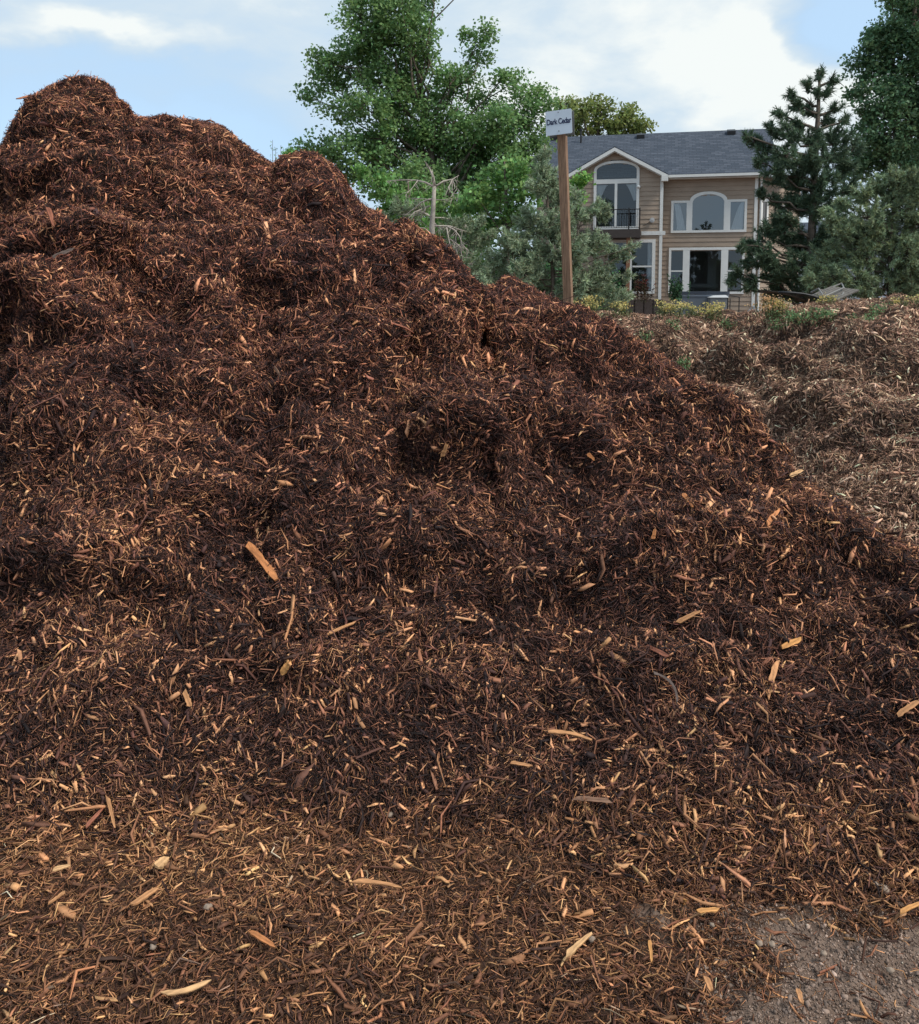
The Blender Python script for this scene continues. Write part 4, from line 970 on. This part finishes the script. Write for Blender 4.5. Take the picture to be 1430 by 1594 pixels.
# barge boards, soffit, gutter
mb = MB(); bt = 0.17
mb.poly([(gpx, gpz - .055), (gex, gez - .055), (gex, gez - .055 - bt), (gpx, gpz - .055 - bt)], yg - 0.02, yg + 0.02)
mb.poly([(glx, gez - .055), (gpx - 0.001, gpz - .055), (gpx - 0.001, gpz - .055 - bt), (glx, gez - .055 - bt)], yg - 0.02, yg + 0.02)
mb.poly([(gex - 0.30, gez - .06), (gex, gez - .06), (gex, gez - 0.32), (gex - 0.30, gez - .32)], yg - 0.03, YL - 0.04)
slab(mb, [(gpx, yg + .03, gpz - .23), (gex - .02, yg + .03, gez - .23), (gex - .02, YL, gez - .23), (gpx, YL, gpz - .23)], 0.02)
slab(mb, [(glx, yg + .03, gez - .23), (gpx, yg + .03, gpz - .23), (gpx, YL, gpz - .23), (glx, YL, gez - .23)], 0.02)
mb.build('bargeboard', M_white, house)
mb = MB(); gx0 = gex + 0.01
mb.box((gx0, ye - 0.10, ze - 0.15), (xr_e - .55, ye + 0.02, ze - 0.03)); mb.box((gx0 - .3, ye + 0.025, ze - 0.20), (xr_e - .55, -0.035, ze - 0.17)); mb.build('gutter', M_white, house)
# trims
mb = MB(); cw = 0.13
mb.box((xe - cw, YL - 0.045, 0.05), (xe + 0.01, YL + 0.05, ez - 0.02)); mb.build('corner_trim', M_white, house)
mb = MB(); mb.box((-0.13, -0.045, 0.05), (0.012, 0.045, ze - 0.22)); mb.build('corner_trim', M_white, house)
mb = MB(); mb.tube([(0.14, -0.06, ze - 0.2), (0.16, -0.02, ze - 0.5), (0.16, -0.02, 0.2)], 0.05, 8); mb.build('downpipe', M_white, house)
mb = MB(); mb.box((hx(998, YL), YL - 0.06, hz(1015, 366, YL)), (xe + 0.14, YL - 0.031, hz(1015, 360, YL))); mb.build('band_board', M_white, house)
# windows of the right part
fw_ = 0.105
def frame_obj(outer, inner, y0, y1, bars=(), name='window'):
    mb = MB(); mb.ring(outer, inner, y0, y1)
    for b_ in bars: mb.box((b_[0], y0 + 0.004, b_[2]), (b_[1], y1 - 0.004, b_[3]))
    return mb.build(name, M_white, house)
nA = 14
ccx, cwx = (aL + aR) / 2, (aR - aL) / 2
def arcpts(w_, h_, z_, n=nA): return [(ccx + w_ * math.cos(math.pi * i / n), z_ + h_ * math.sin(math.pi * i / n)) for i in range(n + 1)]
outer = [(uL - .06, uB - .06), (uR + .06, uB - .06), (uR + .06, uT + .06)] + [(ccx + (cwx + .05) * math.cos(math.pi * i / nA), uT + .055 + (aT - uT + .03) * math.sin(math.pi * i / nA)) for i in range(nA + 1)] + [(uL - .06, uT + .06)]
inner = [(uL + .05, uB + .05), (uR - .05, uB + .05), (uR - .05, uT - .05)] + [(ccx + (cwx - .08) * math.cos(math.pi * i / nA), uT - .05 + (aT - uT) * math.sin(math.pi * i / nA)) for i in range(nA + 1)] + [(uL + .05, uT - .05)]
mx1, mx2, mx3, mx4 = hx(1067.5), hx(1076.5), hx(1125.5), hx(1135.5)
wu = frame_obj(outer, inner, -0.07, 0.02, [(mx1, mx2, uB + .04, uT - .045), (mx3, mx4, uB + .04, uT - .045)])
pane(wu, inner, -0.012, gm_=GLASS_SKY)
curtain(wu, uL + .06, uL + .30, uL + .25, uL + .62, uT - .06, uB + .08, 0.06); curtain(wu, uR - .18, uR - .06, uR - .62, uR - .10, uT - .06, uB + .08, 0.06)
lamp_t = MB().poly([(hx(1052), uB + .06), (hx(1060), uB + .06), (hx(1056.5), uB + .75)], 0.3, 0.5); lamp_t.build('curtain_tieback', M_cur, wu)
o2 = rect_outline(lL - .06, lR + .06, lB - .06, lT + .07); i2 = rect_outline(lL + .05, lR - .05, lB + .05, lT - .05)
nx1, nx2, nx3, nx4 = hx(1063.5), hx(1074), hx(1123), hx(1134); zb_ = hz(1056, 422)
wlw = frame_obj(o2, i2, -0.07, 0.02, [(nx1, nx2, lB + .04, lT - .045), (nx3, nx4, lB + .04, lT - .045), (lL + .04, nx1 - .002, zb_ - .03, zb_ + .03), (nx4 + .002, lR - .04, zb_ - .03, zb_ + .03)])
pane(wlw, i2, -0.012)
mb = MB(); mb.box((hx(1082), 1.4, 0.3), (hx(1084), 1.46, lT)); mb.box((hx(1106), 1.8, 0.3), (hx(1120), 1.86, lT - .1)); mb.box((hx(1076), 1.2, lB + .25), (hx(1122), 1.3, lB + .42)); mb.build('room_divider', mat('grey inner wall', (0.22, 0.22, 0.22), 0.9), wlw)
# arched window of the gabled bay
def arch_in(xa, xb, za, zs, zt, d): return arch_outline(xa + d, xb - d, za + d, zs, zt - d)
wa = frame_obj(arch_outline(gL - .06, gR + .06, gB - .03, gS, gT + .05), arch_in(gL, gR, gB - .05, gS, gT, .07), YL - 0.07, YL + 0.02,
    [(gL + .06, gR - .06, gM0, gM1), (hx(955.5, YL), hx(959.5, YL), gB, gM0 - .002), (gL + .06, gR - .06, gB, gB + .1)])
pane(wa, arch_in(gL, gR, gB - .05, gS, gT, .07), YL - 0.012)
curtain(wa, gL + .06, hx(945, YL), gL + .06, gL + .25, gM0 - .03, hz(940, 312, YL), YL + 0.07); curtain(wa, hx(972, YL), gR - .06, gR - .2, gR - .06, gM0 - .03, hz(985, 312, YL), YL + 0.07)
wd = frame_obj(rect_outline(dL - .08, dR + .10, dB - .03, dT + .09), rect_outline(dL + .06, dR - .05, dB + .08, dT - .06), YL - 0.07, YL + 0.02,
    [(hx(980, YL), hx(984, YL), dB + .07, dT - .055), (hx(985, YL), dR - .04, hz(1000, 416, YL), hz(1000, 413.5, YL))], name='patio_door')
pane(wd, rect_outline(dL + .06, dR - .05, dB + .08, dT - .06), YL - 0.012)
curtain(wd, hx(1008, YL), dR - .05, hx(1009, YL), dR - .05, dT - .07, dB + .1, YL + 0.07, 8)
# balcony
by = YL - 1.25; bxl, bxr = hx(893, by), hx(996.5, by, 360); bz0, bz1 = hz(960, 370, by), hz(960, 357.5, by); rl = hz(980, 325.5, by)
mb = MB(); mb.box((bxl, by, bz0), (bxr, YL - 0.035, bz1)); bal = mb.build('balcony', mat('dark stained deck', (0.055, 0.045, 0.042), 0.8, 0.2, 10), house)
mb = MB()
for a_, b_ in (((bxl, by + .04), (bxr - .04, by + .04)), ((bxr - .04, by + .04), (bxr - .04, YL - .08)), ((bxl + .04, by + .04), (bxl + .04, YL - .08))):
    Ln = math.hypot(b_[0]-a_[0], b_[1]-a_[1]); n_ = max(2, int(Ln / 0.115))
    mb.tube([(a_[0], a_[1], rl), (b_[0], b_[1], rl)], 0.022, 6); mb.tube([(a_[0], a_[1], bz1 + .09), (b_[0], b_[1], bz1 + .09)], 0.014, 6)
    for i in range(1, n_): q = i / n_; x_, y_ = a_[0] + (b_[0]-a_[0]) * q, a_[1] + (b_[1]-a_[1]) * q; mb.tube([(x_, y_, bz1 + .09), (x_, y_, rl)], 0.009, 5)
for x_ in (bxl + .04, bxr - .04, hx(978, by)): mb.box((x_ - .028, by + .012, bz1), (x_ + .028, by + .068, rl + .06))
mb.build('railing', M_iron, bal)
mb = MB(); px_ = hx(978, by + .15); mb.box((px_ - .09, by + .06, 0), (px_ + .09, by + .24, bz0 - .003)); mb.build('post', mat('red-brown post', (0.22, 0.105, 0.06), 0.8, 0.25, 8, stretch=(4, 4, .5)), bal)
# small fittings
def lathe(mb, c_, prof, n=14, axis='y'):
    V = []; f = []
    for h_, r_ in prof:
        for j in range(n):
            t_ = 2*math.pi*j/n; V.append((c_[0] + r_*math.cos(t_), c_[1] - h_, c_[2] + r_*math.sin(t_)) if axis == 'y' else (c_[0] + r_*math.cos(t_), c_[1] + r_*math.sin(t_), c_[2] + h_))
    for i in range(len(prof)-1):
        for j in range(n): f.append((i*n+j, i*n+(j+1) % n, (i+1)*n+(j+1) % n, (i+1)*n+j))
    f.append(tuple(range(n))); f.append(tuple((len(prof)-1)*n+j for j in range(n))); return mb.add(V, f)
lx, lz = hp(993.8, 291, YL); lathe(MB(), (lx, YL - .03, lz), [(0, .09), (.04, .09), (.07, .05), (.16, .06), (.2, .03)]).build('wall_lamp', M_white, house)
lx, lz = hp(1015, 343, YL); lathe(MB(), (lx, YL - .03, lz), [(0, .07), (.05, .07), (.09, .12), (.11, .12), (.12, .03)]).build('satellite_fitting', mat('grey metal', (0.4, 0.4, 0.4), 0.5), house)
bx_, bz_ = hp(1000, 352, YL); MB().tube([(lx, YL - .06, lz), ((lx+bx_)/2, YL - .06, (lz+bz_)/2 - .02), (bx_, YL - .06, bz_)], 0.012, 5).build('cable', M_iron, house)
def on_roof(px, py):
    d = raydir(px, py); o = -HC; dl = np.array([d[:2] @ ex, d[:2] @ ey, d[2]]); ol = np.array([o[:2] @ ex, o[:2] @ ey, CAMZ])
    k = (ze + slope_m * (ol[1] - ye) - ol[2]) / (dl[2] - slope_m * dl[1]); return ol + dl * k
for px, py in ((997, 214), (1138, 208), (862, 217)):
    p = on_roof(px, py); mb = MB(); mb.add([(p[0]-.2, p[1]-.18, p[2]-.08), (p[0]+.2, p[1]-.18, p[2]-.08), (p[0]+.2, p[1]+.2, p[2]+.16), (p[0]-.2, p[1]+.2, p[2]+.16), (p[0]-.2, p[1]-.2, p[2]+.10), (p[0]+.2, p[1]-.2, p[2]+.10), (p[0]+.2, p[1]+.15, p[2]+.24), (p[0]-.2, p[1]+.15, p[2]+.24)],
        [(0,3,2,1),(4,5,6,7),(0,1,5,4),(1,2,6,5),(2,3,7,6),(3,0,4,7)]); mb.build('roof_vent', M_iron, house)
p = on_roof(904, 222); lathe(MB(), (p[0], p[1], p[2] - .1), [(0, .08), (.05, .05), (.72, .05), (.72, .07), (.80, .07)], 10, 'z').build('vent_pipe', M_iron, house)

# ---------------------------------------------------------------- things in the yard
def at_ground(px, D): a_ = at(px, 480, D); return np.array([a_[0], a_[1], 0.0])
p = at_ground(1089, 37.6); zt_ = at(1089, 454.5, 37.0)[2]
tub = empty('hot_tub', tuple(p), R(-13)); tag(tub, 'dark grey covered hot tub standing under the lower triple window', 'hot tub')
body = rounded(1.13, 0.95, 0.2, 4)
def prism(pts, z0, z1): mb = MB(); n_ = len(pts); return mb.add([(x, y, z0) for x, y in pts] + [(x, y, z1) for x, y in pts], [tuple(range(n_-1, -1, -1)), tuple(range(n_, 2*n_))] + [(i, (i+1) % n_, n_+(i+1) % n_, n_+i) for i in range(n_)])
prism([(x, y) for x, y in body], 0, zt_ - .19).build('cabinet', mat('grey tub cabinet', (0.13, 0.15, 0.18), 0.6), tub)
prism([(x * 1.03, y * 1.03) for x, y in body], zt_ - .187, zt_ - .11).build('rim', mat('pale tub rim', (0.22, 0.25, 0.30), 0.4), tub)
cv = prism([(x * 1.05, y * 1.05) for x, y in body], zt_ - .107, zt_ + .02); cv.build('cover', mat('tub cover', (0.045, 0.055, 0.075), 0.5), tub)
p = at_ground(1117, 36.2); zt2 = at(1117, 461, 36.2)[2]
bn = empty('storage_bin', tuple(p), R(-10)); tag(bn, 'upright grey bin with a pale lid at the right corner of the hot tub', 'bin')
prism([(-.34, -.3), (.34, -.3), (.38, .3), (-.38, .3)], 0, zt2 - .06).build('body', mat('bin grey', (0.17, 0.18, 0.19), 0.6), bn)
mb = MB(); mb.add([(-.4,-.34,zt2-.055),(.4,-.34,zt2-.055),(.42,.34,zt2-.055),(-.42,.34,zt2-.055),(-.2,-.2,zt2+.03),(.3,-.2,zt2+.05),(.3,.2,zt2+.05),(-.2,.2,zt2+.03)], [(0,3,2,1),(4,5,6,7),(0,1,5,4),(1,2,6,5),(2,3,7,6),(3,0,4,7)]); mb.build('lid', mat('bin lid', (0.42, 0.43, 0.44), 0.6), bn)
p0, p1 = at_ground(1132, 36.5), at_ground(1150, 36.8); zr = at(1140, 459, 36.6)[2]
mb = MB(); mb.tube([p0, p0 + [0, 0, zr]], .03, 6); mb.tube([p1, p1 + [0, 0, zr - .1]], .022, 6); mb.tube([p0 + [0, 0, zr], p1 + [0, 0, zr - .1]], .02, 6); q_ = p0 + [.14, .1, 0]; mb.tube([q_, q_ + [0, 0, zr - .15]], .022, 6)
tag(mb.build('handrail', M_iron), 'thin black metal handrail right of the hot tub', 'handrail')
p = at(1171, 489, 30.0); mb = MB(); rs = random.Random(5); V = []
for i in range(4):
    for j in range(10): t_ = 2*math.pi*j/10; r_ = [.28, .25, .16, .04][i] * rs.uniform(.8, 1.15); V.append((r_*math.cos(t_), r_*.6*math.sin(t_), [0, .10, .26, .36][i] * rs.uniform(.8, 1.1)))
mb.add(V, [(i*10+j, i*10+(j+1) % 10, (i+1)*10+(j+1) % 10, (i+1)*10+j) for i in range(3) for j in range(10)] + [tuple(30+j for j in range(10))])
o = mb.build('white_rock', mat('pale rock', (0.34, 0.33, 0.33), 0.8, 0.15, 6)); o.location = (p[0], p[1], p[2] - .1); tag(o, 'low whitish rock below the angled house wall, behind the orange weed', 'rock')
p = at_ground(940, 38.6); mb = MB(); mb.box((-2.2, -.6, 0), (2.6, .5, at(940, 466, 38.6)[2]))
for i in range(12): mb.box((-2.2 + i * .4, -.64, .05), (-1.86 + i * .4, -.603, at(940, 464, 38.6)[2] - .05))
o = mb.build('patio_deck', mat('dark deck boards', (0.07, 0.055, 0.05), 0.8, 0.2, 8)); o.location = p; o.rotation_euler = (0, 0, -YAW); tag(o, 'dark wooden deck step under the balcony and patio door', 'deck')
mb = MB(); p = at_ground(1030, 38.2); lathe(mb, (0, 0, 0), [(0, .16), (.5, .24), (.55, .27), (.62, .27)], 12, 'z'); o = mb.build('plant_pot', mat('dark pot', (0.05, 0.05, 0.055), 0.6)); o.location = p; tag(o, 'dark empty plant pot beside the white corner trim of the house', 'plant pot')
# neighbour house glimpsed through the right-hand trees
nb = empty('neighbour_house', tuple(at_ground(1310, 60.0)), R(-20)); tag(nb, 'pale neighbouring house barely visible through the pines at right', 'house')
zz = at(1310, 375, 60.0)[2]; M_nb = mat('pale grey siding', (0.42, 0.45, 0.50), 0.8, 0.1, 2)
MB().box((-4.5, 0, 0), (4.5, 7, zz)).build('wall', M_nb, nb)
mb = MB(); slab(mb, [(-5, -.5, zz), (5, -.5, zz), (5, 3.5, zz + 1.6), (-5, 3.5, zz + 1.6)], .1); slab(mb, [(-5, 3.5, zz + 1.6), (5, 3.5, zz + 1.6), (5, 7.5, zz), (-5, 7.5, zz)], .1); mb.build('roof', M_roof, nb)
mb = MB(); mb.ring(rect_outline(-1.2, 1.2, zz - 2.1, zz - .7), rect_outline(-1.1, 1.1, zz - 2.0, zz - .8), -.06, .0); f_ = mb.build('window', M_white, nb); pane(f_, rect_outline(-1.15, 1.15, zz - 2.05, zz - .75), -.02)
